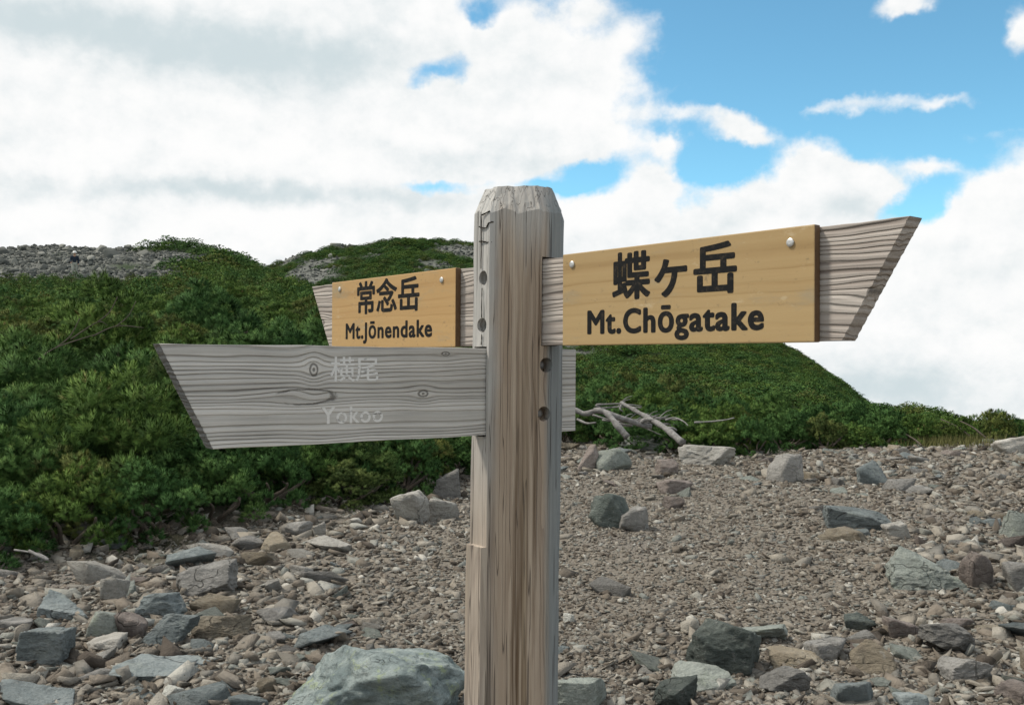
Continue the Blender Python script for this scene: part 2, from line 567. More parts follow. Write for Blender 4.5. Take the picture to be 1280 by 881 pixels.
def shard(seed, n=13, bev=0.0):
    """broken angular stone: convex hull of scattered points, edges slightly chipped; unit box"""
    r_ = np.random.default_rng(seed)
    p = r_.uniform(-1, 1, (n * 3, 3))
    nn_ = (np.abs(p) ** 3.2).sum(1) ** (1 / 3.2)
    p = (p / nn_[:, None] * r_.uniform(.78, 1.0, (len(p), 1)))[:n]
    p[:, 0] += p[:, 2] * r_.uniform(-.35, .35); p[:, 1] += p[:, 2] * r_.uniform(-.35, .35)
    bm = bmesh.new()
    for q in p: bm.verts.new(q)
    res = bmesh.ops.convex_hull(bm, input=list(bm.verts))
    bmesh.ops.delete(bm, geom=[g_ for g_ in res['geom_interior'] if isinstance(g_, bmesh.types.BMVert)], context='VERTS')
    bmesh.ops.dissolve_limit(bm, angle_limit=R(14), verts=list(bm.verts), edges=list(bm.edges))
    if bev:
        bmesh.ops.bevel(bm, geom=list(bm.edges), offset=bev, segments=1, profile=.5, affect='EDGES', clamp_overlap=True)
        bmesh.ops.triangulate(bm, faces=list(bm.faces))
        bmesh.ops.subdivide_edges(bm, edges=list(bm.edges), cuts=2, use_grid_fill=True)
        for v in bm.verts:
            v.co *= 1 + .045 * mnoise.noise(v.co * 2.1 + Vector((seed, 0, 0))) + .02 * mnoise.noise(v.co * 6 + Vector((0, seed, 0)))
    bmesh.ops.triangulate(bm, faces=list(bm.faces))
    bmesh.ops.recalc_face_normals(bm, faces=list(bm.faces))
    bm.verts.index_update()
    v = np.array([x.co[:] for x in bm.verts]); f_ = np.array([[q.index for q in k.verts] for k in bm.faces])
    bm.free()
    lo, hi = v.min(0), v.max(0)
    return (v - (lo + hi) / 2) / (hi - lo), f_


def rock_material(name, c1, c2, c3, lichen=None, lich_amt=0.0, rand=True, scale=1.0):
    m, t, b = new_mat(name)
    tc_ = t.node('ShaderNodeTexCoord').outputs['Object']
    oi = t.node('ShaderNodeObjectInfo')
    p = t.vmath('ADD', tc_, t.vmath('MULTIPLY', t.comb(oi.outputs['Random'], oi.outputs['Random'], oi.outputs['Random']), (37., 51., 23.)))
    a = t.noise(p, 2.4 * scale, 8, 0.68, 0.6)
    bnz = t.noise(t.vmath('MULTIPLY', p, (1, 1, 2.5)), 9 * scale, 8, 0.72)
    fine = t.noise(p, 70 * scale, 4, 0.7)
    col = t.mix(t.map(a, 0.36, 0.64), c1, c2)
    col = t.mix(t.map(bnz, 0.46, 0.7), col, c3)
    col = t.mix(0.75, col, t.mix(fine, (0.4, 0.4, 0.4), (1.6, 1.6, 1.6)), 'MULTIPLY')
    col = t.mix(t.math('MULTIPLY', t.map(t.noise(p, 26 * scale, 5, .75), .56, .70), .45), col, (0.34, 0.335, 0.31))
    if rand:
        k = t.map(oi.outputs['Random'], 0, 1, 0.68, 1.3, False)
        col = t.mix(1.0, col, t.comb(k, k, k), 'MULTIPLY')
    if lichen is not None:
        lm = t.math('MULTIPLY', t.map(t.noise(p, 5.5 * scale, 8, 0.75), 0.54, 0.66), lich_amt)
        col = t.mix(lm, col, lichen)
    vein = t.voro(t.vmath('ADD', p, t.vmath('MULTIPLY', t.noise(p, 3 * scale, 3, .5, col=True), (0.5, 0.5, 0.5))), 3.2 * scale, 'DISTANCE_TO_EDGE')
    crack = t.map(vein, 0.0, 0.02, 1.0, 0.0)
    crack = t.math('MULTIPLY', crack, t.map(t.noise(p, 1.7 * scale, 3, .5), .50, .62))
    col = t.mix(t.math('MULTIPLY', crack, 0.5), col, (0.04, 0.04, 0.037))
    hgt = t.math('ADD', t.math('MULTIPLY', bnz, 1.0), t.math('MULTIPLY', fine, 0.25))
    hgt = t.math('SUBTRACT', hgt, t.math('MULTIPLY', crack, 0.5))
    finish(t, b, col, 0.9, t.bump(hgt, 1.0, 0.05 / scale), 0.15)
    return m


RM = {
    'green': rock_material("greenish_grey_rock", (0.215, 0.238, 0.215), (0.315, 0.338, 0.305), (0.15, 0.164, 0.148), (0.34, 0.375, 0.29), 0.5),
    'blue': rock_material("bluish_grey_rock", (0.180, 0.210, 0.212), (0.275, 0.305, 0.302), (0.12, 0.137, 0.138), (0.33, 0.36, 0.33), 0.5),
    'lichen': rock_material("lichen_rock", (0.165, 0.205, 0.205), (0.32, 0.365, 0.35), (0.10, 0.125, 0.125), (0.33, 0.385, 0.23), 0.85, False, 2.2),
    'dark': rock_material("dark_rock", (0.088, 0.104, 0.095), (0.15, 0.168, 0.152), (0.06, 0.069, 0.063), (0.21, 0.225, 0.185), 0.4),
    'grey': rock_material("grey_rock", (0.215, 0.208, 0.193), (0.31, 0.30, 0.28), (0.15, 0.146, 0.136)),
    'pale': rock_material("pale_rock", (0.31, 0.297, 0.267), (0.41, 0.395, 0.36), (0.23, 0.215, 0.19)),
    'tan': rock_material("tan_rock", (0.235, 0.20, 0.148), (0.31, 0.275, 0.215), (0.185, 0.157, 0.12)),
    'pink': rock_material("pinkish_brown_rock", (0.195, 0.165, 0.147), (0.265, 0.23, 0.208), (0.135, 0.112, 0.10)),
    'white': rock_material("whitish_rock", (0.45, 0.45, 0.41), (0.55, 0.55, 0.5), (0.38, 0.37, 0.33)),
}

# gravel: mixed colours picked per stone
m_grav, t, b = new_mat("gravel_stone")
oi = t.node('ShaderNodeObjectInfo')
tco = t.node('ShaderNodeTexCoord').outputs['Object']
rc = t.ramp(oi.outputs['Random'], [(0.0, (0.080, 0.067, 0.055)), (0.18, (0.140, 0.120, 0.097)), (0.36, (0.205, 0.176, 0.142)), (0.52, (0.185, 0.176, 0.156)),
                                   (0.68, (0.262, 0.232, 0.190)), (0.82, (0.315, 0.294, 0.252)), (0.93, (0.19, 0.20, 0.182)), (1.0, (0.48, 0.46, 0.41))])
nn = t.noise(tco, 3.0, 5, 0.7)
rc = t.mix(0.6, rc, t.mix(nn, (0.6, 0.6, 0.6), (1.4, 1.4, 1.4)), 'MULTIPLY')
finish(t, b, rc, 0.92, t.bump(nn, 0.5, 0.1), 0.15)


def trail_points(n, y0, y1, keep):
    """random points on the gravel, uniform in picture rows between depths y0 and y1"""
    out = []
    while len(out) < n:
        m_ = 4 * n
        q = rng.random(m_)
        Y_ = np.exp(np.log(y0) + q * (np.log(y1) - np.log(y0)))
        u = rng.uniform(-0.60, 0.60, m_)
        X_p = u * Y_
        p_ = 640 + FPX * u
        e_ = T(p_, EDGE) + 0.25 * np.sin(X_p * 3.1) + 0.15 * np.sin(X_p * 7.7)
        ok = (Y_ < e_ + 0.85) & (rng.random(m_) < keep(X_p, Y_, p_))
        out.extend(np.stack([X_p, Y_], -1)[ok].tolist())
    return np.array(out[:n])


gsrc = []
for k in range(16):
    P, Fc = shard(500 + k, 7 + k % 3)
    P = P * [1.35, 0.9, 0.24 + 0.07 * (k % 5)]
    gsrc.append(np_mesh("gravel_stone_%d" % k, P, Fc, m_grav, False))
N1 = 84000
pts = trail_points(N1, 3.2, 19.5, lambda X, Y, p: .48 + .52 * np.exp(-((X - .16 * Y) / (.17 * Y + .5)) ** 2))
path = np.exp(-((pts[:, 0] - 0.16 * pts[:, 1]) / (0.17 * pts[:, 1] + .5)) ** 2)     # trodden strip: finer gravel
sz = np.exp(rng.normal(np.log(0.030), 0.45, N1)) * (0.55 + 0.06 * pts[:, 1]) * (1.12 - 0.42 * path)
ppg = 640 + FPX * pts[:, 0] / pts[:, 1]
rubz = ((ppg < 430) & (pts[:, 1] < 8.6)) | ((ppg > 760) & (pts[:, 1] < 5.9)) | (T(ppg, EDGE) - pts[:, 1] < 1.5) | (pts[:, 1] > 12.5) | (ppg > 1150)
sz = sz * np.where(rng.random(N1) < np.where(rubz, .10, .015), rng.uniform(1.8, 3.0, N1), 1.0)
sz = np.clip(sz, 0.010, 0.17)
gzv = height(pts[:, 0], pts[:, 1])
rot = np.stack([rng.normal(0, 0.38, N1), rng.normal(0, 0.38, N1), rng.uniform(0, 6.283, N1)], -1)
scl = np.stack([sz, sz, sz * rng.uniform(0.7, 1.35, N1)], -1)
gravel = scatter("gravel", np.column_stack([pts, gzv + sz * 0.05]), rot, scl, rng.integers(0, 16, N1), gsrc)
tag(gravel, "loose brown and grey gravel covering the trail", "gravel")

# hero rocks: left, right, top, bottom in the photograph, then height ratio, style, material, label
HERO = [
    (865, 770, 962, 846, 'block', 'dark', "dark angular boulder with sloping top, foremost of those right of the post"),
    (1112, 689, 1202, 740, 'block', 'green', "pale green-grey flat-topped block of stone standing out on the right of the trail"),
    (736, 616, 787, 661, 'round', 'dark', "dark blue-green rounded stone touching a paler one, just right of the post"),
    (772, 634, 811, 665, 'round', 'grey', "pale grey rounded stone leaning on the dark blue-green one"),
    (1033, 629, 1116, 664, 'slab', 'blue', "blue-grey hump of rock half buried in the trail gravel"),
    (1027, 657, 1086, 679, 'slab', 'tan', "low tan stone in front of the blue-grey buried hump"),
    (1104, 653, 1136, 675, 'block', 'pale', "small pale shard right of the blue-grey buried hump"),
    (1254, 638, 1296, 676, 'block', 'green', "grey-green stone cut by the right edge of the photo at mid slope"),
    (1244, 543, 1300, 568, 'wedge', 'pale', "large pale-topped slab with a dark side by the bushes on the far right"),
    (1072, 576, 1110, 606, 'wedge', 'blue', "blue-grey pointed stone high on the right of the trail"),
    (958, 566, 1010, 604, 'block', 'grey', "tallest grey stone in the row below the far pine bushes"),
    (849, 552, 918, 582, 'slab', 'pale', "long pale leaning slab right of the dead branches"),
    (820, 574, 848, 594, 'round', 'pink', "pinkish brown rounded stone below the dead branches"),
    (744, 560, 790, 590, 'round', 'green', "green-grey stone below the dead branches beside a pinkish one"),
    (720, 556, 748, 589, 'block', 'pink', "pinkish grey upright stone next to the end of the lower signboard"),
    (773, 544, 840, 564, 'slab', 'green', "flat greenish slab lying under the dead branches"),
    (1205, 690, 1244, 735, 'block', 'pink', "pinkish brown stone right of the flat-topped green-grey block"),
    (1256, 704, 1296, 740, 'block', 'grey', "grey stone cut by the right edge beside the pinkish brown stone"),
    (1064, 797, 1124, 846, 'wedge', 'tan', "tan stone with a peaked top in the lower right rubble"),
    (1006, 797, 1064, 828, 'slab', 'grey', "flat grey slab between the dark boulder and the tan peaked stone"),
    (837, 829, 922, 866, 'slab', 'green', "long grey-green slab in front of the dark angular boulder"),
    (812, 843, 876, 890, 'block', 'dark', "dark blue-grey block at the bottom edge right of the post"),
    (1040, 843, 1098, 886, 'block', 'blue', "blue-grey block at the bottom edge below the tan peaked stone"),
    (946, 832, 1014, 869, 'round', 'grey', "grey lumpy stone below the flat slab in the lower right rubble"),
    (960, 811, 1032, 838, 'slab', 'tan', "thin brownish slab lying just right of the dark boulder"),
    (688, 842, 762, 892, 'wedge', 'green', "grey-green rock at the bottom edge touching the right side of the post"),
    (914, 774, 988, 806, 'slab', 'green', "flat grey-green slab behind the dark angular boulder"),
    (1150, 774, 1222, 820, 'slab', 'grey', "broad brownish grey slab sunk in gravel at lower right"),
    (1105, 766, 1148, 800, 'block', 'pink', "brownish block left of the broad sunken slab"),
    (1178, 815, 1244, 856, 'block', 'grey', "grey block with pink tint near the lower right corner"),
    (1054, 767, 1092, 791, 'wedge', 'dark', "small dark wedge of stone above the tan peaked stone"),
    (822, 600, 866, 618, 'slab', 'pink', "reddish brown slab above the bare middle of the trail"),
    (830, 622, 855, 637, 'round', 'pink', "rounded reddish brown stone just under the reddish slab"),
    (704, 767, 718, 781, 'block', 'white', "tiny whitish stone close to the right side of the post"),
    (1246, 848, 1296, 882, 'slab', 'pink', "brown slab in the lower right corner"),
    (1118, 862, 1162, 892, 'slab', 'blue', "pale blue slab at the bottom edge towards the right corner"),
    (336, 776, 590, 915, 'block', 'lichen', "biggest boulder, blue-green with yellow-green lichen, left of the post base"),
    (48, 741, 118, 777, 'slab', 'blue', "dark blue-grey rough slab under the pine bushes at the left"),
    (123, 720, 158, 755, 'block', 'pale', "pale beige block standing below the pine bushes at the left"),
    (218, 702, 292, 746, 'wedge', 'grey', "grey triangular slab near the bush edge left of the trail"),
    (240, 766, 308, 800, 'block', 'tan', "ochre oblong block with straight edges left of the trail"),
    (176, 734, 240, 772, 'block', 'blue', "blue-grey rock behind the ochre oblong block"),
    (170, 766, 241, 811, 'block', 'blue', "blue-grey rock touching the left end of the ochre oblong block"),
    (10, 781, 86, 836, 'block', 'blue', "big blue-grey rock near the left edge of the photo"),
    (108, 764, 150, 801, 'block', 'green', "grey-green rock next to a brownish one in the left heap"),
    (142, 765, 184, 800, 'round', 'pink', "brownish rock between the grey-green and blue-grey rocks of the left heap"),
    (132, 816, 250, 858, 'slab', 'blue', "long blue-grey rock lying flat at lower left"),
    (-14, 850, 96, 898, 'slab', 'blue', "flat blue-grey rock in the lower left corner"),
    (201, 856, 231, 877, 'round', 'white', "small whitish rounded stone under the long flat blue-grey rock"),
    (301, 686, 346, 708, 'slab', 'tan', "flat ochre slab at the foot of the left bushes"),
    (289, 670, 332, 690, 'slab', 'grey', "thin grey slab against the left bushes behind the ochre slab"),
    (326, 668, 368, 691, 'slab', 'tan', "brownish grey slab beside the thin grey one at the bush edge"),
    (351, 653, 390, 671, 'slab', 'grey', "flat grey stone under the overhang of the left bushes"),
    (487, 612, 536, 656, 'block', 'pale', "pale block leaning left in the cluster left of the post"),
    (524, 621, 574, 653, 'block', 'pale', "pale oblong block closest to the post in the cluster at its left"),
    (538, 586, 577, 624, 'block', 'grey', "grey block topmost in the cluster left of the post"),
    (318, 758, 368, 782, 'slab', 'grey', "flat grey slab in the gravel right of the ochre oblong block"),
    (360, 706, 391, 722, 'slab', 'pale', "pale flat shard in the middle of the left gravel"),
    (93, 832, 142, 854, 'slab', 'grey', "grey slab left of the long flat blue-grey rock"),
    (107, 792, 157, 816, 'slab', 'pale', "pale grey slab below the brownish rock of the left heap"),
    (327, 790, 357, 808, 'round', 'grey', "grey stone behind the biggest boulder"),
    (389, 652, 408, 672, 'block', 'pale', "small pale upright stone at the foot of the left bushes"),
    (286, 864, 334, 892, 'block', 'blue', "blue-grey stone left of the biggest boulder at the bottom edge"),
    (-10, 769, 44, 788, 'slab', 'grey', "flat grey slab at the left edge above the big blue-grey rock"),
    (321, 846, 346, 868, 'round', 'tan', "rounded brown stone at the left foot of the biggest boulder"),
]
occ = []
for k, (x0, y0, x1, y1, style, mk, label) in enumerate(HERO):
    cx = (x0 + x1) / 2
    p = ground_at(cx, y1 - 1)
    Yd = p.y
    wid = (x1 - x0) / FPX * Yd * 1.04
    look = CAMZ / Yd
    vis = (y1 - y0) / FPX * Yd
    dep = min(wid * (0.75 if style != 'slab' else 0.85), vis / look * 0.95)
    hgt = max(vis - dep * look * 0.62, 0.28 * vis, 0.05)
    full = hgt * 1.45                       # a quarter is under the gravel
    lvl = 6 if (x1 - x0) > 60 else 4
    P, Fc = rock_shape(40 + k * 3, lvl, style, 0.045 if mk != 'lichen' else 0.06, 70)
    P = P * [wid, dep, full]
    o = obj('boulder' if wid > 0.45 else 'rock', np_mesh('rock', P, Fc, RM[mk], True))
    yc = p.y + dep * 0.42
    xc = p.x * (1 + 0.3 * dep / Yd)
    o.location = (xc, yc, h1(xc, yc) + full / 2 - (full - hgt))
    o.rotation_euler = (rnd.uniform(-.05, .05), rnd.uniform(-.05, .05), rnd.uniform(-.12, .12))
    tag(o, label, 'boulder' if wid > 0.45 else 'rock', 'rocks lying on the gravel')
    occ.append((xc, yc, max(wid, dep) * 0.5))

# medium stones: individual copies of a few shapes
proto = {}
mats_mid = ['grey', 'green', 'tan', 'pink', 'pale', 'blue']
words = {'grey': 'plain grey', 'green': 'dull greenish grey', 'tan': 'brownish tan', 'pink': 'reddish brown', 'pale': 'pale', 'blue': 'bluish grey'}
for mk in mats_mid:
    for s in range(4):
        P, Fc = shard(900 + s * 11 + mats_mid.index(mk), 10, .022)
        P = P * [1.2, 0.85, [0.38, 0.62, 0.5, 0.32][s]]
        proto[mk, s] = np_mesh('stone', P, Fc, RM[mk], False)
cnt = 0
pool = trail_points(1200, 4.0, 19.0, lambda X, Y, p: np.clip(0.25 + 0.9 * (Y > 11) + 1.6 * ((p < 470) & (Y < 8.3)) + 0.9 * ((p > 1120)) + 1.5 * ((p > 780) & (Y < 5.6))
                    + 0.8 * (T(p, EDGE) - Y < 1.6) - 0.8 * (np.abs(p - 860) < 150) * (Y < 11), 0.04, 1.8) / 1.8)
for (x, y) in pool:
    if cnt >= 232: break
    s_ = min(math.exp(rnd.gauss(math.log(0.15), 0.38)) * (0.55 + 0.055 * y) * (1.45 if (px_of(x, y) < 430 and y < 8) or (px_of(x, y) > 760 and y < 5.8) else 1.0), 0.42 if y > 5.6 else 0.25)
    if any((x - a) ** 2 + (y - b_) ** 2 < (c + s_ * 0.42) ** 2 for a, b_, c in occ): continue
    if abs(x) < 0.35 and y < 3.2: continue
    low_ = (px_of(x, y) < 430 and y < 8) or y < 5.6
    mk = rnd.choices(mats_mid, [4, 5, 1.2, 1.2, 2.5, 5] if low_ else [5, 4, 3, 3, 2.5, 2.5])[0]
    o = bpy.data.objects.new('stone', proto[mk, rnd.randrange(4)])
    link(o)
    o.scale = (s_, s_ * rnd.uniform(.8, 1.1), s_ * rnd.uniform(.8, 1.25))
    o.location = (x, y, h1(x, y) + s_ * 0.05)
    o.rotation_euler = (rnd.gauss(0, .14), rnd.gauss(0, .14), rnd.uniform(0, 6.28))
    where = 'on the left gravel' if px_of(x, y) < 590 else ('near the crest of the trail' if y > 11 else 'in the rubble right of the post')
    tag(o, "small %s stone lying loose %s" % (words[mk], where), 'stone', "small %s stones %s" % (words[mk], where))
    occ.append((x, y, s_ * 0.42)); cnt += 1

# far rubble on the ridge and the grey flank of the far hill
m_rub, t, b = new_mat("ridge_rubble_stone")
oi = t.node('ShaderNodeObjectInfo')
rc = t.ramp(oi.outputs['Random'], [(0, (0.04, 0.047, 0.044)), (0.4, (0.095, 0.10, 0.092)), (0.75, (0.165, 0.168, 0.15)), (1.0, (0.25, 0.25, 0.222))])
nn = t.noise(t.node('ShaderNodeTexCoord').outputs['Object'], 3, 5, .7)
rc = t.mix(0.6, rc, t.mix(nn, (0.6, 0.6, 0.6), (1.4, 1.4, 1.4)), 'MULTIPLY')
finish(t, b, rc, 0.95, None, 0.1)
rsrc = [np_mesh("rubble_stone_%d" % k, rock_shape(700 + k, 3, ['block', 'wedge', 'round'][k % 3], .05, 26)[0] * [1.1, .9, .75], ICO[3][1], m_rub, False) for k in range(6)]
# sample from the ground verts by rock weight
zb = zone[:-1, 2]; Vg = V[:-1]
cell = rr[:-1] ** 2
sel = (YY[:-1] > 56) & (YY[:-1] < 250) & (zb > 0.25) & (np.abs(ppx[:-1] - 400) < 800)
wgt = np.where(sel, zb * cell * np.where(YY[:-1] > 110, 0.10, 1.0), 0); wgt = wgt / wgt.sum()
N2 = 42000
pi = rng.choice(len(Vg), N2, p=wgt)
Pp = Vg[pi, :2] + rng.normal(0, 0.4, (N2, 2))
ds = YY[:-1][pi]
sz = np.exp(rng.normal(np.log(0.13), 0.62, N2)) * np.where(ds > 150, 2.0, 1.0)
rot = np.stack([rng.normal(0, .4, N2), rng.normal(0, .4, N2), rng.uniform(0, 6.28, N2)], -1)
rub = scatter("rubble", np.column_stack([Pp, height(Pp[:, 0], Pp[:, 1]) + sz * .12]), rot, np.stack([sz, sz, sz * rng.uniform(.7, 1.2, N2)], -1), rng.integers(0, 6, N2), rsrc)
tag(rub, "grey rock rubble covering the ridge on the skyline", "rubble")

# ------------------------------------------------------------------ dwarf pine
m_pine, t, b = new_mat("pine_needles")
ta = t.node('ShaderNodeAttribute', attribute_name='tint').outputs['Fac']
oi = t.node('ShaderNodeObjectInfo')
c_a = t.ramp(ta, [(0.0, (0.036, 0.070, 0.017)), (0.5, (0.096, 0.168, 0.036)), (0.9, (0.158, 0.235, 0.054)), (1.0, (0.17, 0.145, 0.055))])
c_b = t.ramp(ta, [(0.0, (0.026, 0.064, 0.019)), (0.5, (0.058, 0.130, 0.038)), (1.0, (0.105, 0.195, 0.058))])
pc = t.mix(t.map(oi.outputs['Random'], .1, .8), c_a, c_b)
pc = t.mix(t.map(t.math('FRACT', t.math('MULTIPLY', oi.outputs['Random'], 7.31)), .80, .92, 0, .55), pc, t.mix(ta, (0.05, 0.055, 0.018), (0.19, 0.165, 0.05)))
finish(t, b, pc, 0.75, None, 0.08)
m_bark, t, b = new_mat("pine_bark")
tco = t.node('ShaderNodeTexCoord').outputs['Object']
bn = t.noise(t.vmath('MULTIPLY', tco, (1, 1, .3)), 40, 5, .7)
finish(t, b, t.mix(bn, (0.05, 0.04, 0.03), (0.14, 0.12, 0.10)), .9, t.bump(bn, .6, .01), .1)
m_dead, t, b = new_mat("dead_wood")
tco = t.node('ShaderNodeTexCoord').outputs['Object']
bn = t.noise(t.vmath('MULTIPLY', tco, (1, 1, 1)), 12, 7, .75)
finish(t, b, t.ramp(bn, [(0.3, (0.09, 0.083, 0.078)), (0.5, (0.20, 0.193, 0.186)), (0.7, (0.31, 0.30, 0.288))]), .85, t.bump(bn, .7, .02), .2)


def brush(P0, D0, Ls, nneed, nl, nw, seed):
    """bottle-brush shoots: nneed needle triangles along each axis"""
    r_ = np.random.default_rng(seed)
    n = len(P0)
    D0 = D0 / np.linalg.norm(D0, axis=1)[:, None]
    tmp = np.where(np.abs(D0[:, 2:3]) < .9, [[0, 0, 1.]], [[1., 0, 0]])
    A = np.cross(D0, tmp); A /= np.linalg.norm(A, axis=1)[:, None]
    B = np.cross(D0, A)
    k = nneed
    tt = r_.uniform(0.05, 1.0, (n, k)); ph = r_.uniform(0, 6.283, (n, k))
    open_ = R(62) - R(38) * tt + r_.normal(0, .12, (n, k))
    rad = np.cos(ph)[..., None] * A[:, None] + np.sin(ph)[..., None] * B[:, None]
    nd = np.cos(open_)[..., None] * D0[:, None] + np.sin(open_)[..., None] * rad
    base = P0[:, None] + D0[:, None] * (Ls[:, None] * tt)[..., None]
    side = np.cross(nd, D0[:, None]); side /= np.maximum(np.linalg.norm(side, axis=2), 1e-6)[..., None]
    L = nl * r_.uniform(.75, 1.2, (n, k))
    a = base - side * nw / 2; c = base + side * nw / 2; d = base + nd * L[..., None]
    Vv = np.stack([a, c, d], 2).reshape(-1, 3)
    Ff = np.arange(len(Vv)).reshape(-1, 3)
    tint = np.clip(r_.uniform(.12, .62, (n, 1)) + .22 * tt ** 2 + r_.normal(0, .06, (n, k)), 0, 0.93)
    tint = np.where(r_.random((n, 1)) < 0.012, 1.0, tint)
    return Vv, Ff, np.repeat(tint.reshape(-1), 3)


def pine_mesh(seed, rim, lobes, shoots, nneed, nl, nw, L, upr=False):
    """a low mound of rounded needle clumps"""
    r_ = np.random.default_rng(seed)
    P0, D0, TT, NN = [], [], [], []
    cs_ = []
    tries = 0
    while len(cs_) < lobes and tries < 4000:
        tries += 1
        a = r_.uniform(0, 6.283)
        if len(cs_) < rim:
            q = r_.uniform(.44, .62); lz = r_.uniform(.0, .16)
        else:
            q = math.sqrt(r_.random()) * 0.50
            lz = 0.56 * (1 - (q / 0.68) ** 2) * r_.uniform(.68, 1.36) + 0.06
        c = np.array([math.cos(a) * q, math.sin(a) * q, lz])
        rad = r_.uniform(.095, .165)
        if any(np.linalg.norm(c - c2) < (rad + r2) * .92 for c2, r2 in cs_): continue
        cs_.append((c, rad))
    for c, rad in cs_:
        k = int(shoots * (rad / .12) ** 2)
        d = r_.normal(size=(k, 3)); d /= np.linalg.norm(d, axis=1)[:, None]
        d[:, 2] = np.abs(d[:, 2]) * 1.15 - 0.28
        out = np.array([c[0], c[1], 0.25]); out /= np.linalg.norm(out)
        P0.append(c + d * rad * r_.uniform(.80, 1.0, (k, 1)) * [1, 1, .95])
        D0.append(d * 1.1 + out * 0.2 + [0, 0, .35])
        NN.append(d * 1.0 + out * .15 + [0, 0, .12])
        TT.append(np.full(k, r_.uniform(-.28, .26)))
    if upr:
        for i in range(8):          # leaders standing above the mat
            a = r_.uniform(0, 6.283); q = math.sqrt(r_.random()) * 0.5
            hgt = r_.uniform(.12, .32)
            z0 = 0.5 * (1 - (q / 0.62) ** 2) + .1
            m = 22
            zz = np.linspace(0, 1, m)
            an = r_.uniform(0, 6.283, m)
            w_ = (1 - zz) * .12 + .02
            P0.append(np.stack([math.cos(a) * q + np.cos(an) * w_, math.sin(a) * q + np.sin(an) * w_, z0 + zz * hgt], -1))
            D0.append(np.stack([np.cos(an) * .6, np.sin(an) * .6, np.full(m, 1.0)], -1))
            NN.append(np.stack([np.cos(an), np.sin(an), np.full(m, .4)], -1))
            TT.append(np.full(m, .05))
    P0, D0, NN = np.vstack(P0), np.vstack(D0), np.vstack(NN)
    Vv, Ff, tt = brush(P0, D0, L * r_.uniform(.7, 1.3, len(P0)), nneed, nl, nw, seed + 1)
    tt = np.clip(tt + np.repeat(np.concatenate(TT), nneed * 3), 0, 1)
    me = np_mesh("pine_foliage", Vv, Ff, m_pine, False)
    a_ = me.attributes.new('tint', 'FLOAT', 'POINT'); a_.data.foreach_set('value', tt.astype(np.float32))
    NN /= np.linalg.norm(NN, axis=1)[:, None]
    nv = np.repeat(NN, nneed * 3, axis=0) + r_.normal(0, .12, (len(Vv), 3))
    nv /= np.linalg.norm(nv, axis=1)[:, None]
    me.polygons.foreach_set('use_smooth', np.ones(len(me.polygons), bool))
    me.normals_split_custom_set_from_vertices(nv.astype(np.float32))
    return me


def tube(pts, rads, n=7, wob=0.0, seed=0):
    r_ = np.random.default_rng(seed)
    pts = np.asarray(pts, float); m = len(pts)
    tan = np.gradient(pts, axis=0); tan /= np.linalg.norm(tan, axis=1)[:, None]
    up = np.array([0.13, 0.21, 0.97])
    A = np.cross(tan, up); A /= np.maximum(np.linalg.norm(A, axis=1), 1e-6)[:, None]
    B = np.cross(tan, A)
    th = np.arange(n) / n * 6.283
    rr_ = np.asarray(rads)[:, None] * (1 + wob * r_.normal(size=(m, n)))
    Vv = (pts[:, None] + rr_[..., None] * (np.cos(th)[None, :, None] * A[:, None] + np.sin(th)[None, :, None] * B[:, None])).reshape(-1, 3)
    Ff = [(i * n + j, i * n + (j + 1) % n, (i + 1) * n + (j + 1) % n, (i + 1) * n + j) for i in range(m - 1) for j in range(n)]
    Ff += [tuple(range(n))[::-1], tuple((m - 1) * n + j for j in range(n))]
    return Vv, Ff


def merge(parts):
    Vs, Fs, o = [], [], 0
    for v, f_ in parts:
        Vs.append(v); Fs += [tuple(i + o for i in q) for q in f_]; o += len(v)
    return np.vstack(Vs), Fs


def spline(ctrl, n):
    c = np.asarray(ctrl, float); m = len(c)
    tt = np.linspace(0, m - 1, n)
    out = []
    for u in tt:
        i = min(int(u), m - 2); f_ = u - i
        p0, p1, p2, p3 = c[max(i - 1, 0)], c[i], c[i + 1], c[min(i + 2, m - 1)]
        out.append(.5 * (2 * p1 + (p2 - p0) * f_ + (2 * p0 - 5 * p1 + 4 * p2 - p3) * f_ ** 2 + (3 * p1 - p0 - 3 * p2 + p3) * f_ ** 3))
    return np.array(out)


def stem_mesh(seed):
    r_ = np.random.default_rng(seed)
    parts = []
    for i in range(7):
        a = r_.uniform(0, 6.283); q = r_.uniform(.3, .55)
        c = [(0, 0, -.05), (math.cos(a) * q * .4, math.sin(a) * q * .4, .10), (math.cos(a + .3) * q * .8, math.sin(a + .3) * q * .8, .22), (math.cos(a + .2) * q, math.sin(a + .2) * q, .30)]
        parts.append(tube(spline(c, 8), np.linspace(.035, .012, 8), 6, .08, seed + i))
    Vv, Ff = merge(parts)
    return np_mesh("pine_stem", Vv, Ff, m_bark, True)


near_pine = [pine_mesh(100 + k, 8, 30, 52, 32, 0.046, 0.0048, 0.040) for k in range(6)]
lead_pine = [pine_mesh(140 + k, 8, 26, 38, 24, 0.054, 0.0075, 0.045, True) for k in range(4)]
far_pine = [pine_mesh(200 + k, 8, 28, 17, 9, 0.05, 0.022, 0.04) for k in range(5)]
stems = [stem_mesh(300 + k) for k in range(3)]


def pine_shrub(x, y, s, mesh, label, group, dz=0.0):
    r0 = empty('pine_shrub', (x, y, h1(x, y) + dz), (rnd.gauss(0, .08), rnd.gauss(0, .08), rnd.uniform(0, 6.28)))
    r0.scale = (s, s * rnd.uniform(.9, 1.1), s * rnd.uniform(.75, 1.2))
    tag(r0, label, 'shrub', group)
    obj('foliage', mesh, r0)
    obj('stem', stems[rnd.randrange(3)], r0)
    return r0


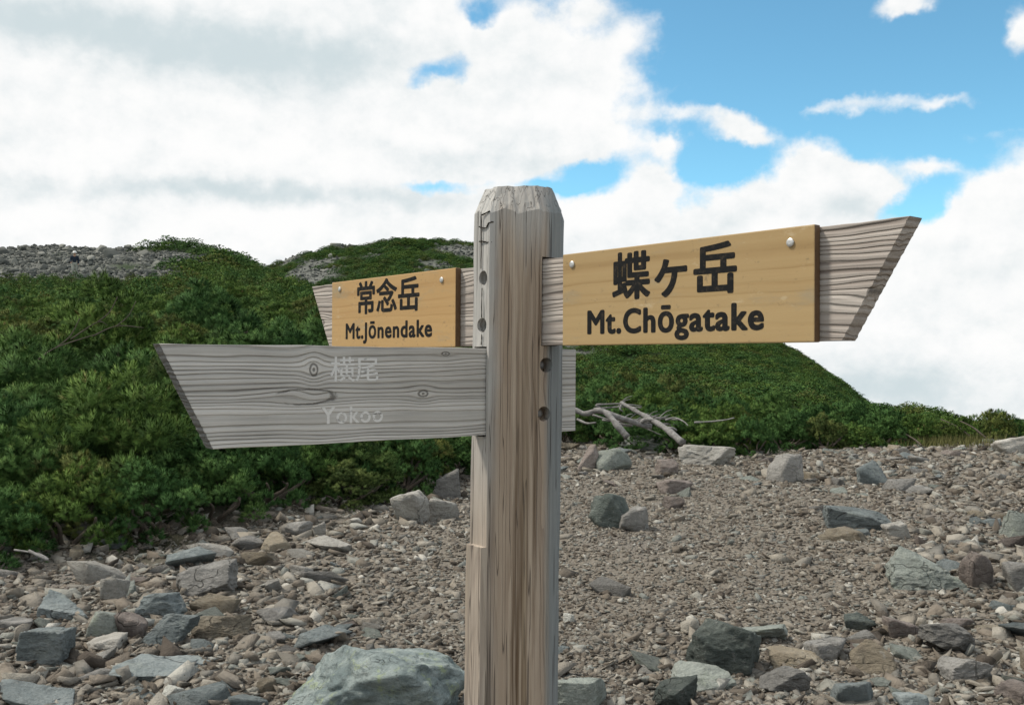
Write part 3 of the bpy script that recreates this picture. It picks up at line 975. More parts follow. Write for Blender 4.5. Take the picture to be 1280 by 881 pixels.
# left thicket: rows going up the slope from the gravel edge
def poisson(cands, spacing, n):
    keep = []
    grid = {}
    for (x, y, s) in cands:
        gx_, gy_ = int(x // 1.5), int(y // 1.5)
        rad = spacing * s
        ok = True
        for i in (-1, 0, 1):
            for j in (-1, 0, 1):
                for (a, b_, c) in grid.get((gx_ + i, gy_ + j), ()):
                    if (a - x) ** 2 + (b_ - y) ** 2 < (rad * .5 + c * .5) ** 2: ok = False; break
                if not ok: break
            if not ok: break
        if ok:
            keep.append((x, y, s)); grid.setdefault((gx_, gy_), []).append((x, y, rad))
            if len(keep) >= n: break
    return keep


cand = []
for i in range(16000):
    u = rnd.uniform(-.60, .06); y = rnd.uniform(5.5, 17)
    p = 640 + FPX * u
    d = y - T(p, EDGE)
    if d < 0.30: continue
    x = u * y
    s = min(0.62 + 0.22 * d, rnd.choice((.8, .95, 1.1, 1.3, 1.55)) * rnd.uniform(.92, 1.08))
    if 0.36 < u or (p > 620): continue
    cand.append((x, y, s))
cand.sort(key=lambda q: q[1] - T(px_of(q[0], q[1]), EDGE) > 1.2)
left = poisson(cand, 0.70, 185)
for (x, y, s) in left:
    d = y - T(px_of(x, y), EDGE)
    if d < 1.0:
        lab, grp = "dark green dwarf pine shrub hanging over the gravel edge left of the post", "dwarf pine shrubs along the left gravel edge"
    else:
        lab, grp = "bushy dwarf pine shrub in the thicket on the slope behind the left signboard", "dwarf pine shrubs in the left thicket"
    pine_shrub(x, y, s, near_pine[rnd.randrange(6)], lab, grp, -0.05)
cand = []
for i in range(6000):
    u = rnd.uniform(.05, .60); p = 640 + FPX * u
    y = T(p, EDGE) + rnd.uniform(0.5, 7.5)
    d = y - T(p, EDGE)
    cand.append((u * y, y, min(.6 + .2 * d, rnd.uniform(.8, 1.1))))
cand.sort(key=lambda q: q[1] - T(px_of(q[0], q[1]), EDGE) > 1.4)
right = poisson(cand, 0.78, 118)
for (x, y, s) in right:
    p = px_of(x, y)
    if p > 1060:
        lab, grp = "dwarf pine shrub with upright leaders against the sky at the far right", "dwarf pine shrubs on the right skyline"
        pine_shrub(x, y, s, lead_pine[rnd.randrange(4)], lab, grp, -0.02)
    else:
        lab, grp = "dwarf pine shrub at the far edge of the trail below the right signboard", "dwarf pine shrubs beyond the trail crest"
        pine_shrub(x, y, s, near_pine[rnd.randrange(6)], lab, grp, -0.05)

# the pine mat going on up the slopes: uncountable ground cover
ex = [(x, y, s * .62) for x, y, s in left + right]
exg = {}
for (x, y, s) in ex: exg.setdefault((int(x // 2), int(y // 2)), []).append((x, y))
P_, S_, I_ = [], [], []
cand = []
for i in range(60000):
    Yc = math.exp(rnd.uniform(math.log(7), math.log(72)))
    u = rnd.uniform(-.62, .60)
    if rnd.random() > (Yc / 72) ** 0.8 + .08: continue
    p = 640 + FPX * u
    if Yc < T(p, EDGE) + 1.0 or Yc > T(p, DIST1) + 3: continue
    x = u * Yc
    if any((x - a) ** 2 + (Yc - b_) ** 2 < .45 ** 2 for i_ in (-1, 0, 1) for j_ in (-1, 0, 1) for a, b_ in exg.get((int(x // 2) + i_, int(Yc // 2) + j_), ())): continue
    cand.append((x, Yc, rnd.uniform(.8, 1.5) if Yc < 15 else rnd.uniform(.62, 1.0)))
mat = poisson(cand, 0.76, 9000)
M_ = np.array(mat)
n_ = len(M_)
idx = np.where(M_[:, 1] < 24, rng.integers(0, 6, n_), 6 + rng.integers(0, 5, n_))
rot = np.stack([rng.normal(0, .08, n_), rng.normal(0, .08, n_), rng.uniform(0, 6.28, n_)], -1)
sc_ = np.stack([M_[:, 2], M_[:, 2], M_[:, 2] * rng.uniform(.7, 1.1, n_)], -1)
cov = scatter("pine_cover", np.column_stack([M_[:, :2], height(M_[:, 0], M_[:, 1]) - .03]), rot, sc_, idx, near_pine + far_pine)
tag(cov, "dark green mat of dwarf pine covering the slopes behind the sign", "pine cover")

# far hill: larger patches
sel = (YY[:-1] > 66) & (YY[:-1] < 262) & (ppx[:-1] > 180) & (ppx[:-1] < 1180)
wgt = np.where(sel, cell * np.clip(1.05 - 1.15 * zb, 0, 1), 0); wgt /= wgt.sum()
N3 = 9000
pi = rng.choice(len(Vg), N3, p=wgt)
Pp = Vg[pi, :2] + rng.normal(0, .6, (N3, 2))
sz = rng.uniform(1.5, 3.2, N3)
rot = np.stack([rng.normal(0, .08, N3), rng.normal(0, .08, N3), rng.uniform(0, 6.28, N3)], -1)
fc = scatter("far_pine_cover", np.column_stack([Pp, height(Pp[:, 0], Pp[:, 1]) - .3]), rot, np.stack([sz, sz, sz * .55], -1), rng.integers(0, 5, N3), far_pine)
tag(fc, "dwarf pine mat on the distant hill behind the signpost", "pine cover")

# ------------------------------------------------------------------ dead branches
def at_depth(px, py, Y):
    d = ray(px, py)
    return np.array([d.x * Y, Y, CAMZ + d.z * Y])


def dead(ctrl, r0, r1, label, name='dead_branch', n=26, forks=(), m=None):
    parts = [tube(spline(ctrl, n), np.linspace(r0, r1, n) * (1 + .12 * np.sin(np.arange(n) * 1.3)), 8, .06, int(r0 * 999))]
    for c, a, b_ in forks:
        parts.append(tube(spline(c, 12), np.linspace(a, b_, 12), 7, .06, int(a * 777) + 3))
    Vv, Ff = merge(parts)
    c0 = Vv.mean(0)
    o = obj(name, np_mesh(name, Vv - c0, Ff, m or m_dead, True))
    o.location = c0
    tag(o, label, 'branch', 'dead wood among the pines')
    return o


D = at_depth
dead([D(718, 512, 16.2), D(732, 517, 16.1), D(746, 513, 16.0), D(759, 517, 15.9), D(771, 531, 15.7), D(784, 546, 15.6)], .042, .055,
     "thick grey driftwood limb curving down beside the lower signboard",
     forks=[([D(758, 516, 15.9), D(781, 524, 15.9), D(802, 531, 16.0), D(815, 533, 16.0)], .05, .045), ([D(722, 524, 16.2), D(733, 529, 16.0), D(745, 528, 15.9)], .025, .012),
            ([D(766, 528, 16.0), D(780, 531, 16.0), D(790, 532, 16.1)], .03, .02)])
dead([D(776, 503, 16.5), D(794, 513, 16.2), D(813, 524, 15.9), D(833, 536, 15.5), D(853, 553, 15.1)], .028, .058,
     "straight grey dead log sloping down to the rocks",
     forks=[([D(778, 504, 16.5), D(775, 511, 16.4), D(779, 514, 16.4)], .022, .01), ([D(802, 528, 16.0), D(808, 524, 15.9), D(818, 525, 15.8)], .04, .03),
            ([D(832, 535, 15.5), D(840, 535, 15.5), D(846, 538, 15.5)], .03, .015)])
rt = random.Random(3)
for k in range(9):
    x0_ = rt.uniform(722, 800); y0_ = rt.uniform(505, 530)
    a = D(x0_, y0_, 16.3 + rt.uniform(-.2, .3)); l_ = rt.uniform(.5, 1.1); sl = rt.uniform(-.5, .15)
    m_ = a + np.array([l_ * .5, rt.uniform(-.2, .1), sl * l_ * .5 + rt.uniform(-.06, .06)])
    dead([a, m_, a + np.array([l_, rt.uniform(-.3, .2), sl * l_])], .018, .008, "thin dead branch in the grey tangle behind the lower signboard's end", n=14,
         forks=[([m_, m_ + [.12, .02, .10], m_ + [.22, .05, .13]], .010, .005)])
dead([D(832, 525, 15.9), D(843, 522, 15.9), D(855, 527, 15.7), D(860, 532, 15.6)], .018, .008, "thin arched dead twig right of the grey logs", n=12)
dead([D(868, 528, 16.0), D(885, 527, 16.0), D(905, 525, 15.9), D(918, 522, 15.9)], .018, .008, "thin level dead twig in the bushes below the right sign", n=12)
dead([D(1128, 541, 17.6), D(1143, 549, 17.4), D(1152, 557, 17.2)], .014, .018, "short bare stick at the foot of the right bushes", n=10, m=m_bark)
dead([D(1176, 524, 18.4), D(1196, 533, 18.1), D(1212, 545, 17.9)], .010, .02, "bare stick leaning left in the right bushes", n=10, m=m_bark,
     forks=[([D(1190, 530, 18.2), D(1180, 534, 18.3), D(1168, 537, 18.4)], .014, .007)])
dead([D(1200, 526, 18.4), D(1216, 534, 18.1), D(1233, 548, 17.9)], .009, .018, "long bare stick standing above the grassy patch at right", n=10, m=m_bark)
dead([D(36, 688, 6.7), D(60, 700, 6.65), D(48, 692, 6.7), D(18, 687, 6.75)], .010, .006, "pale forked twig sticking out of the lowest left bush", n=12)
for k in range(3):
    x_, y_ = rnd.uniform(-5, 150), rnd.uniform(398, 462)
    p = at_depth(x_, y_, 9.2 + (462 - y_) * .055)
    c = [p, p + [rnd.uniform(.1, .3), rnd.uniform(-.1, .1), rnd.uniform(.02, .2)], p + [rnd.uniform(.35, .7), rnd.uniform(-.2, .2), rnd.uniform(-.05, .3)]]
    dead(c, .009, .004, "bare thin twig poking from the pine thicket at the left edge", n=10,
         m=m_bark, forks=[([c[1], c[1] + [.12, .05, .12], c[1] + [.2, .08, .3]], .007, .004)])

# grassy patch at the right crest
gr_v, gr_f = [], []
m_grass, t, b = new_mat("grass_blades")
oi = t.node('ShaderNodeNewGeometry').outputs['Random Per Island']
finish(t, b, t.mix(oi, (0.09, 0.10, 0.03), (0.17, 0.16, 0.06)), .7, None, .2)
for k in range(5200):
    spot = rnd.choice(((1195, 556, .55, .35), (1165, 558, .4, .25), (745, 548, .35, .2), (1225, 553, .4, .3)))
    if k < 4: cache = {}
    key = spot[:2]
    if key not in cache: cache[key] = ground_at(*key)
    c = cache[key]
    x, y = c.x + rnd.gauss(0, spot[2]), c.y + .3 + rnd.gauss(0, spot[3])
    z = 0
    hh = rnd.uniform(.08, .24); a = rnd.uniform(0, 6.28); l = rnd.uniform(0, .12)
    dx_, dy_ = math.cos(a), math.sin(a)
    n0 = len(gr_v)
    gr_v += [(x - dy_ * .006, y + dx_ * .006, -9), (x + dy_ * .006, y - dx_ * .006, -9), (x + dx_ * l, y + dy_ * l, hh)]
    gr_f.append((n0, n0 + 1, n0 + 2))
gv = np.array(gr_v)
hz = height(gv[:, 0], gv[:, 1])
base = np.repeat(hz.reshape(-1, 3)[:, 0], 3)
gv[:, 2] = base + np.where(gv[:, 2] < -5, -.01, gv[:, 2])
go_ = obj("grass", np_mesh("grass", gv, np.array(gr_f), m_grass))
tag(go_, "yellowish short grass at the crest of the trail", "grass", kind='stuff')

# ------------------------------------------------------------------ signpost
PC = Vector((0.016, 2.4005))
A_U, A_L = R(51.2), R(37.13)
dU = Vector((math.cos(A_U), -math.sin(A_U))); nU = Vector((-math.sin(A_U), -math.cos(A_U)))
dL = Vector((math.cos(A_L), math.sin(A_L))); nL = Vector((math.sin(A_L), -math.cos(A_L)))
ZU, ZL = CAMZ + 0.1372, CAMZ - 0.0732
sp = empty('signpost', (PC.x, PC.y, h1(PC.x, PC.y)))
tag(sp, "weathered wooden signpost with two crossed direction boards and two yellow name plates", "signpost")
SZ = sp.location.z


def child(name, me, parent=sp, loc=(0, 0, 0), rot=(0, 0, 0)):
    o = obj(name, me, parent)
    o.location, o.rotation_euler = loc, rot
    return o


def s_of(px, which, off):
    n, d = (nU, dU) if which == 'U' else (nL, dL)
    u = (px - 640) / FPX - 0.0
    x0, y0 = PC.x + n.x * off, PC.y + n.y * off
    s = (u * y0 - x0) / (d.x - u * d.y)
    for _ in range(3):      # the small camera roll
        s = s
    return s


def z_of(py, s, which, off):
    n, d = (nU, dU) if which == 'U' else (nL, dL)
    y = PC.y + n.y * off + d.y * s
    x = PC.x + n.x * off + d.x * s
    return (451 - py) / FPX * y - x * math.sin(ROLL)      # relative to the camera height


def wood(name, along, cols, freq, warp=0.014, knots=(), fibre=220., bumpd=0.004, grey=None, line_pow=1.0, bump_s=0.8, stretch=1.3):
    """along: 'X' boards, 'Z' post. cols = (dark line, mid, pale ridge)"""
    m, t, b = new_mat(name)
    tc_ = t.node('ShaderNodeTexCoord').outputs['Object']
    x, y, z = t.sep(tc_)
    if along == 'X':
        l, c, o = x, z, y
    else:
        l, c, o = z, x, y
    p = t.comb(t.math('MULTIPLY', l, stretch), t.math('MULTIPLY', c, 7.0), t.math('MULTIPLY', o, 7.0))
    wv = t.noise(p, 1.0, 3, 0.5)
    wv2 = t.noise(p, 4.0, 2, 0.5)
    cc = c
    core = None
    for (kl, kc, al, ac, st) in knots:
        a1 = t.math('DIVIDE', t.math('SUBTRACT', l, kl), al)
        a2 = t.math('DIVIDE', t.math('SUBTRACT', c, kc), ac)
        d2 = t.math('MULTIPLY_ADD', a1, a1, t.math('MULTIPLY', a2, a2))
        g_ = t.math('POWER', 2.718, t.math('MULTIPLY', d2, -1.0))
        cc = t.math('SUBTRACT', cc, t.math('MULTIPLY', t.math('MULTIPLY', t.math('SUBTRACT', c, kc), g_), st))
        d2 = t.math('MULTIPLY', d2, t.math('ADD', 0.55, t.math('MULTIPLY', t.noise(tc_, 60, 3, .6), 0.9)))
        if al > .08: ring = t.math('MULTIPLY', t.math('MULTIPLY', t.map(d2, 0.40, 0.50), t.map(d2, 0.72, 0.56)), t.map(t.noise(tc_, 22, 2, .5), .38, .52))
        else: ring = t.math('MAXIMUM', t.math('MULTIPLY', t.map(d2, 0.05, 0.10), t.map(d2, 0.20, 0.12)), t.map(d2, .02, .006))
        core = ring if core is None else t.math('MAXIMUM', core, ring)
    gq = t.math('ADD', cc, t.math('MULTIPLY', t.math('SUBTRACT', wv, 0.5), warp * 6))
    gq = t.math('ADD', gq, t.math('MULTIPLY', t.math('SUBTRACT', wv2, 0.5), warp * 0.8))
    if along == 'Z': gq = t.math('ADD', gq, t.math('MULTIPLY', o, 0.6))
    gq = t.math('ADD', gq, t.math('MULTIPLY', t.noise(t.math_vec(gq), 14.0, 2, .5), .03))
    ph = t.math('MULTIPLY', gq, freq)
    # uneven ring widths
    ph = t.math('ADD', ph, t.math('MULTIPLY', t.math('SINE', t.math('MULTIPLY', ph, 0.9)), 0.55))
    fr = t.math('FRACT', ph)
    cell_ = t.math('FLOOR', ph)
    wn_ = t.node('ShaderNodeTexWhiteNoise', noise_dimensions='1D'); t.put(wn_.inputs['W'], cell_)
    tri = t.math('MULTIPLY', t.map(fr, 0.0, 0.22), t.map(fr, 1.0, 0.55))
    fib = t.noise(t.comb(t.math('MULTIPLY', l, 5.0), t.math('MULTIPLY', c, fibre), t.math('MULTIPLY', o, fibre)), 1.0, 4, .65)
    big = t.noise(tc_, 5.0, 4, .6)
    line = t.math('MULTIPLY', t.math('SUBTRACT', 1.0, tri), t.math('ADD', 0.12, t.math('MULTIPLY', t.math('POWER', wn_.outputs[0], 1.6), 0.80)))
    patch = t.map(t.noise(t.vmath('MULTIPLY', tc_, (2.2, 2.2, 2.2)), 1.6, 3, .6), .35, .65, .45, 1.0)
    line = t.math('MULTIPLY', line, patch)
    v = t.math('SUBTRACT', t.math('ADD', 0.46, t.math('MULTIPLY', fib, 0.50)), t.math('MULTIPLY', line, 0.62))
    wn2_ = t.node('ShaderNodeTexWhiteNoise', noise_dimensions='1D'); t.put(wn2_.inputs['W'], t.math('ADD', cell_, 71.3))
    v = t.math('ADD', v, t.math('MULTIPLY', t.math('SUBTRACT', wn2_.outputs[0], 0.5), 0.26))
    v = t.math('ADD', v, t.math('MULTIPLY', t.math('SUBTRACT', big, 0.5), 0.3))
    col = t.ramp(v, [(0.16, cols[0]), (0.48, cols[1]), (0.9, cols[2])])
    if core is not None:
        col = t.mix(t.math('MULTIPLY', core, 0.68), col, (0.05, 0.044, 0.039))
    hgt = t.math('ADD', tri, t.math('MULTIPLY', fib, 0.5))
    if core is not None: hgt = t.math('SUBTRACT', hgt, core)
    return m, t, b, col, hgt, (x, y, z), big, fib


KN = [(-0.553, 0.052, 0.026, 0.034, 0.85), (-0.575, -0.004, 0.095, 0.021, 0.97), (-0.285, -0.002, 0.036, 0.020, .85), (-0.225, 0.088, 0.03, .012, .7)]
m_low, t, b, col, hgt, *_ = wood("silver_grey_board", 'X', ((0.155, 0.147, 0.135), (0.375, 0.361, 0.336), (0.62, 0.60, 0.565)), 96., 0.0065, KN)
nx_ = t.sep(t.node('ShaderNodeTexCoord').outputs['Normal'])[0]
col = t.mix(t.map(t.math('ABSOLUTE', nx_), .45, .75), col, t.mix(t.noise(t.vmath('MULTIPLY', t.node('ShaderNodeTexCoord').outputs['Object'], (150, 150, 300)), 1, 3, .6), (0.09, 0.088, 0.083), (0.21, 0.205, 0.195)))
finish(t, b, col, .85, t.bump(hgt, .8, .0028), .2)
m_upb, t, b, col, hgt, *_ = wood("brown_grey_board", 'X', ((0.13, 0.105, 0.09), (0.285, 0.247, 0.218), (0.45, 0.41, 0.37)), 84., 0.010, [(0.98, -.02, .075, .03, .6), (-.98, -.02, .07, .03, .6)])
finish(t, b, col, .85, t.bump(hgt, .8, .003), .2)
def plate_material(pname, pcols):
    m_plate, t, b, col, hgt, xyz, big, fib = wood(pname, 'X', pcols, 30., 0.008, (), 160., .001)
    tcp = t.node('ShaderNodeTexCoord').outputs['Object']
    st = t.noise(t.vmath('MULTIPLY', tcp, (3, 3, 9)), 2.2, 6, .65)
    col = t.mix(t.map(st, .55, .76), col, (0.33, 0.255, 0.15))
    st2 = t.noise(t.vmath('MULTIPLY', tcp, (40, 40, 60)), 1.0, 5, .7)
    col = t.mix(t.math('MULTIPLY', t.map(st2, .60, .72), .55), col, (0.12, 0.095, 0.06))
    wr = t.noise(t.vmath('MULTIPLY', tcp, (7, 7, 16)), 2.0, 6, .7)
    col = t.mix(t.math('MULTIPLY', t.map(wr, .60, .72), .5), col, (0.56, 0.46, 0.30))
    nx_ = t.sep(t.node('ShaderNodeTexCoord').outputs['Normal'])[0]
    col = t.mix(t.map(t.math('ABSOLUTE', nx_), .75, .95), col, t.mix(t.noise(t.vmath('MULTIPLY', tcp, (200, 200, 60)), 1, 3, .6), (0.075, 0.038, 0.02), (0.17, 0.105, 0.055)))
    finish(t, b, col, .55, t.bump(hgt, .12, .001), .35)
    return m_plate


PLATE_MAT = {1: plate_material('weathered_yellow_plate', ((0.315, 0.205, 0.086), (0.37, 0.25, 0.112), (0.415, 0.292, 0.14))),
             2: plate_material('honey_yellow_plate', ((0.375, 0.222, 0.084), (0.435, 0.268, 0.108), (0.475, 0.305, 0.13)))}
# post: vertical grain, browner low on the front, silver at the upper left, slate grey on the right flank
m_post, t, b, col, hgt, (x, y, z), big, fib = wood("weathered_post", 'Z', ((0.155, 0.112, 0.082), (0.298, 0.23, 0.172), (0.43, 0.352, 0.275)), 42., 0.018, (), 120., stretch=1.1)
tcp = t.node('ShaderNodeTexCoord').outputs['Object']
strk = t.noise(t.vmath('MULTIPLY', tcp, (34, 34, .55)), 1.0, 4, .6)
col = t.mix(t.math('MULTIPLY', t.map(strk, .50, .64), t.map(z, 1.75, 0.95, .30, 1.0)), col, (0.120, 0.080, 0.050))
strk2 = t.noise(t.vmath('MULTIPLY', tcp, (22, 22, .4)), 1.7, 3, .5)
col = t.mix(t.math('MULTIPLY', t.map(strk2, .54, .66), .6), col, (0.35, 0.275, 0.19))
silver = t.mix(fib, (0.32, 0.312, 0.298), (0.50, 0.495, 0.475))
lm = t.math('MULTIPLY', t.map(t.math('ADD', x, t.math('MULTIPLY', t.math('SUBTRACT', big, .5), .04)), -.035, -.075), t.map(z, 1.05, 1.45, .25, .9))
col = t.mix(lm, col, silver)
top = t.map(t.math('ADD', z, t.math('MULTIPLY', t.math('SUBTRACT', strk, .5), .25)), 1.72, 1.90, 0, .8)
col = t.mix(top, col, silver)
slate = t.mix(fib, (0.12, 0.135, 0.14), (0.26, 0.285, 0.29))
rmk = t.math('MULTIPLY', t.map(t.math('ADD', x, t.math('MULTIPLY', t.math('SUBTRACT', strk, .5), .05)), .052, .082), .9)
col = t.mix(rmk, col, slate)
crk = t.noise(t.vmath('MULTIPLY', tcp, (60, 60, .9)), 1.0, 2, .5)
cm = t.map(t.math('ABSOLUTE', t.math('SUBTRACT', crk, .5)), 0.0, .012, 1.0, 0.0)
col = t.mix(t.math('MULTIPLY', cm, .7), col, (0.05, 0.04, 0.035))
hgt = t.math('SUBTRACT', hgt, t.math('MULTIPLY', cm, 1.2))
finish(t, b, col, .85, t.bump(hgt, .7, .003), .2)
m_black, t, b = new_mat("dark_letter_paint")
ln_ = t.noise(t.node('ShaderNodeTexCoord').outputs['Object'], 90, 4, .7)
finish(t, b, t.mix(t.map(ln_, .5, .75), (0.012, 0.0125, 0.013), (0.05, 0.04, 0.03)), .8, None, .12)
m_steel, t, b = new_mat("screw_steel")
ln_ = t.noise(t.node('ShaderNodeTexCoord').outputs['Object'], 120, 4, .7)
finish(t, b, t.mix(ln_, (0.45, 0.44, 0.42), (0.65, 0.64, 0.62)), .42, None, .5, .75)
m_rust, t, b = new_mat("dull_bolt_steel")
finish(t, b, t.mix(t.noise(t.node('ShaderNodeTexCoord').outputs['Object'], 150, 4, .7), (0.12, 0.11, 0.10), (0.28, 0.27, 0.26)), .5, None, .4, .5)
m_crk, t, b = new_mat("split_shadow_wood")
finish(t, b, (0.03, 0.026, 0.022), .95, None, .1)

# --- post mesh
PANG = R(-7.0)                # the front face is turned a touch to the left
pa = 0.058                    # half width of the four broad faces
pr = 0.1035                   # their distance from the axis
oct_ = [(-pa, -pr), (pa, -pr), (pr, -pa), (pr, pa), (pa, pr), (-pa, pr), (-pr, pa), (-pr, -pa)]
sub = 7
prof, side = [], []
for k in range(8):
    a0, a1 = np.array(oct_[k]), np.array(oct_[(k + 1) % 8])
    for q in range(sub):
        prof.append(a0 + (a1 - a0) * q / sub); side.append(k)
prof = np.array(prof); side = np.array(side)
cs, sn = math.cos(PANG), math.sin(PANG)
prof = prof @ np.array([[cs, sn], [-sn, cs]])
Z_TOP = CAMZ + 0.412 - SZ
Z_BEV = Z_TOP - 0.062
Z_STEP = CAMZ - 0.437 - SZ
zl = list(np.linspace(-.35, Z_STEP - .001, 34)) + list(np.linspace(Z_STEP + .001, Z_BEV, 44))
rings = []
n_p = len(prof)
th = np.arctan2(prof[:, 1], prof[:, 0])
for z_ in zl:
    wob = 0.0011 * np.sin(th * 5 + z_ * 3) + 0.0009 * np.sin(th * 11 + z_ * 7.3) + 0.0006 * np.sin(z_ * 23 + th * 3)
    pr_ = prof * (1 + wob / .1)[:, None]
    if z_ < Z_STEP:
        lf = (side == 7)
        out_ = np.array([math.cos(PANG + R(225)), math.sin(PANG + R(225))])
        ed = np.where(lf, 1.0, 0.0)
        pr_ = pr_ + ed[:, None] * out_ * 0.009
    rings.append(np.column_stack([pr_, np.full(n_p, z_)]))
rb = np.random.default_rng(4)
jag = rb.normal(0, .0016, n_p) + .003 * np.sin(th * 9)
rings[-1][:, 2] += jag * 1.3
for q in (.35, .7, 1.0):
    sc = 1 - .22 * q
    rings.append(np.column_stack([prof * sc * (1 + rb.normal(0, .005, n_p) + .008 * np.sin(th * 17 + 1) * (q < .9))[:, None], Z_BEV + (Z_TOP - Z_BEV) * q + jag * (1 - q) + rb.normal(0, .0009, n_p)]))
for q in (.7, .35):
    rings.append(np.column_stack([prof * .78 * q, np.full(n_p, Z_TOP + .001) + rb.normal(0, .0012, n_p)]))
Vp = np.vstack(rings + [[[0, 0, Z_TOP + .003]], [[0, 0, -.35]]])
Fp = [(i * n_p + j, i * n_p + (j + 1) % n_p, (i + 1) * n_p + (j + 1) % n_p, (i + 1) * n_p + j) for i in range(len(rings) - 1) for j in range(n_p)]
lt = (len(rings) - 1) * n_p
Fp += [(lt + j, lt + (j + 1) % n_p, len(Vp) - 2) for j in range(n_p)] + [((j + 1) % n_p, j, len(Vp) - 1) for j in range(n_p)]
LEAN = R(0.45)
Vp[:, 0] += (Vp[:, 2] - (CAMZ + .1 - SZ)) * math.tan(LEAN)
post_me = np_mesh("post", Vp, Fp, m_post)


def box_mesh(name, x0, x1, y0, y1, z0, z1, mat=None):
    v = [(x, y, z) for x in (x0, x1) for y in (y0, y1) for z in (z0, z1)]
    f_ = [(0, 1, 3, 2), (4, 6, 7, 5), (0, 4, 5, 1), (2, 3, 7, 6), (0, 2, 6, 4), (1, 5, 7, 3)]
    return np_mesh(name, np.array(v), f_, mat)


def cyl_mesh(name, r, l, n=24, mat=None, dome=0.0):
    """cylinder along -Y from y=0 to y=-l, slightly domed front"""
    prof_ = [(r, 0), (r, -l)] + ([(r * .8, -l - dome * .6), (r * .45, -l - dome)] if dome else [])
    Vv, Ff = [], []
    for (rr_, yy) in prof_:
        for k in range(n): Vv.append((rr_ * math.cos(k / n * 6.283), yy, rr_ * math.sin(k / n * 6.283)))
    m = len(prof_)
    for i in range(m - 1):
        for k in range(n): Ff.append((i * n + k, i * n + (k + 1) % n, (i + 1) * n + (k + 1) % n, (i + 1) * n + k))
    Ff += [tuple(range(n))[::-1], tuple((m - 1) * n + k for k in range(n))]
    bm = bmesh.new(); me_ = np_mesh(name, np.array(Vv), Ff); bm.from_mesh(me_); bmesh.ops.recalc_face_normals(bm, faces=bm.faces); bm.to_mesh(me_); bm.free()
    if mat: me_.materials.append(mat)
    return me_


def boolean(base_me, cutters, mat):
    """cutters: list of (mesh, matrix)"""
    tmp = bpy.data.objects.new("cut_base", base_me); COL.objects.link(tmp)
    cs_ = []
    for i, (cm_, mx) in enumerate(cutters):
        c = bpy.data.objects.new("cutter", cm_); COL.objects.link(c); c.matrix_world = mx; cs_.append(c)
        md = tmp.modifiers.new("b%d" % i, 'BOOLEAN'); md.operation = 'DIFFERENCE'; md.object = c; md.solver = 'EXACT'
    me_ = baked(tmp)
    for c in cs_ + [tmp]: bpy.data.objects.remove(c, do_unlink=True)
    me_.materials.clear(); me_.materials.append(mat)
    me_.polygons.foreach_set('material_index', np.zeros(len(me_.polygons), np.int32))
    return me_


rotU, rotL = -A_U, A_L      # board frames: local X along the board, local -Y the visible side
MU = Matrix.Translation((0, 0, ZU - SZ)) @ Matrix.Rotation(rotU, 4, 'Z')
ML = Matrix.Translation((0, 0, ZL - SZ)) @ Matrix.Rotation(rotL, 4, 'Z')
HU, HL, TH = 0.100, 0.1023, 0.020
cuts = [(box_mesh("c", -.3, .3, -TH - .0035, TH + .003, -HU - .002, HU + .006), MU),
        (box_mesh("c", -.3, .3, -TH - .003, TH + .003, -HL - .004, HL + .004), ML)]
bolts = []
ch_ap = (pa + pr) / math.sqrt(2)
for (px, py, which) in ((603, 348, 'U'), (601.5, 407, 'U'), (683, 456, 'L'), (681, 517, 'L')):
    n, d = (nU, dU) if which == 'U' else (nL, dL)
    off = ch_ap
    s = s_of(px, which, off)
    z_ = CAMZ + z_of(py, s, which, off) - SZ
    mx = Matrix.Translation((d.x * s + n.x * (off + .004), d.y * s + n.y * (off + .004), z_)) @ Matrix.Rotation(rotU if which == 'U' else rotL, 4, 'Z')
    cuts.append((cyl_mesh("c", .0175, .07, 28), mx @ Matrix.Translation((0, .034, 0))))
    bolts.append((mx, which))
# hole: from .024 inside to outside; bolt head sits on its floor
post_me = boolean(post_me, cuts, m_post)
post = child('post', post_me)
for mx, which in bolts:
    bo = obj('bolt', cyl_mesh('bolt', .0095, .010, 6, m_rust, .002), post)
    bo.matrix_local = mx @ Matrix.Translation((0.001, .0335, 0))

# --- carved strokes near the top of the post's left side
def stroke(pts, w_=.0016):
    """little gouges lying on the front-left of the post (post-local coordinates via the photo)"""
    P3 = []
    for (px, py) in pts:
        d = ray(px, py)
        # intersect with the front face plane or the left chamfer plane, whichever is nearer
        best = None
        for ang_, dist_ in ((PANG - R(90), pr), (PANG - R(135), ch_ap)):
            nn_ = Vector((math.cos(ang_), math.sin(ang_)))
            den = nn_.x * d.x + nn_.y * d.y
            lean = 0.0
            tt = (dist_ + .0008 + nn_.x * (PC.x) + nn_.y * PC.y) / den if abs(den) > 1e-6 else 99
            if best is None or tt > best: best = tt
        P3.append(np.array([d.x * best - PC.x + (CAMZ + d.z * best - (CAMZ + .1)) * math.tan(LEAN) * 0, d.y * best - PC.y, CAMZ + d.z * best - SZ]))
    return tube(spline(P3, 4 * len(P3)), np.full(4 * len(P3), w_), 5, .25, int(pts[0][1]))


parts = [stroke([(602, 269), (606, 267), (612, 264)]), stroke([(599, 283.5), (604, 285), (608, 284.5), (611, 279), (617, 277.5)]), stroke([(599, 302), (605, 302), (609, 303), (615, 302.5)]),
         stroke([(601.5, 270), (602, 290), (601.5, 316), (601, 336)], .0011), stroke([(602.5, 360), (602, 378), (602, 397)], .0011), stroke([(602, 418), (601.5, 431)], .0011)]
Vv, Ff = merge(parts)
child('carved_mark', np_mesh('carved_mark', Vv, Ff, m_crk))
# long split down the lower left edge
parts = []


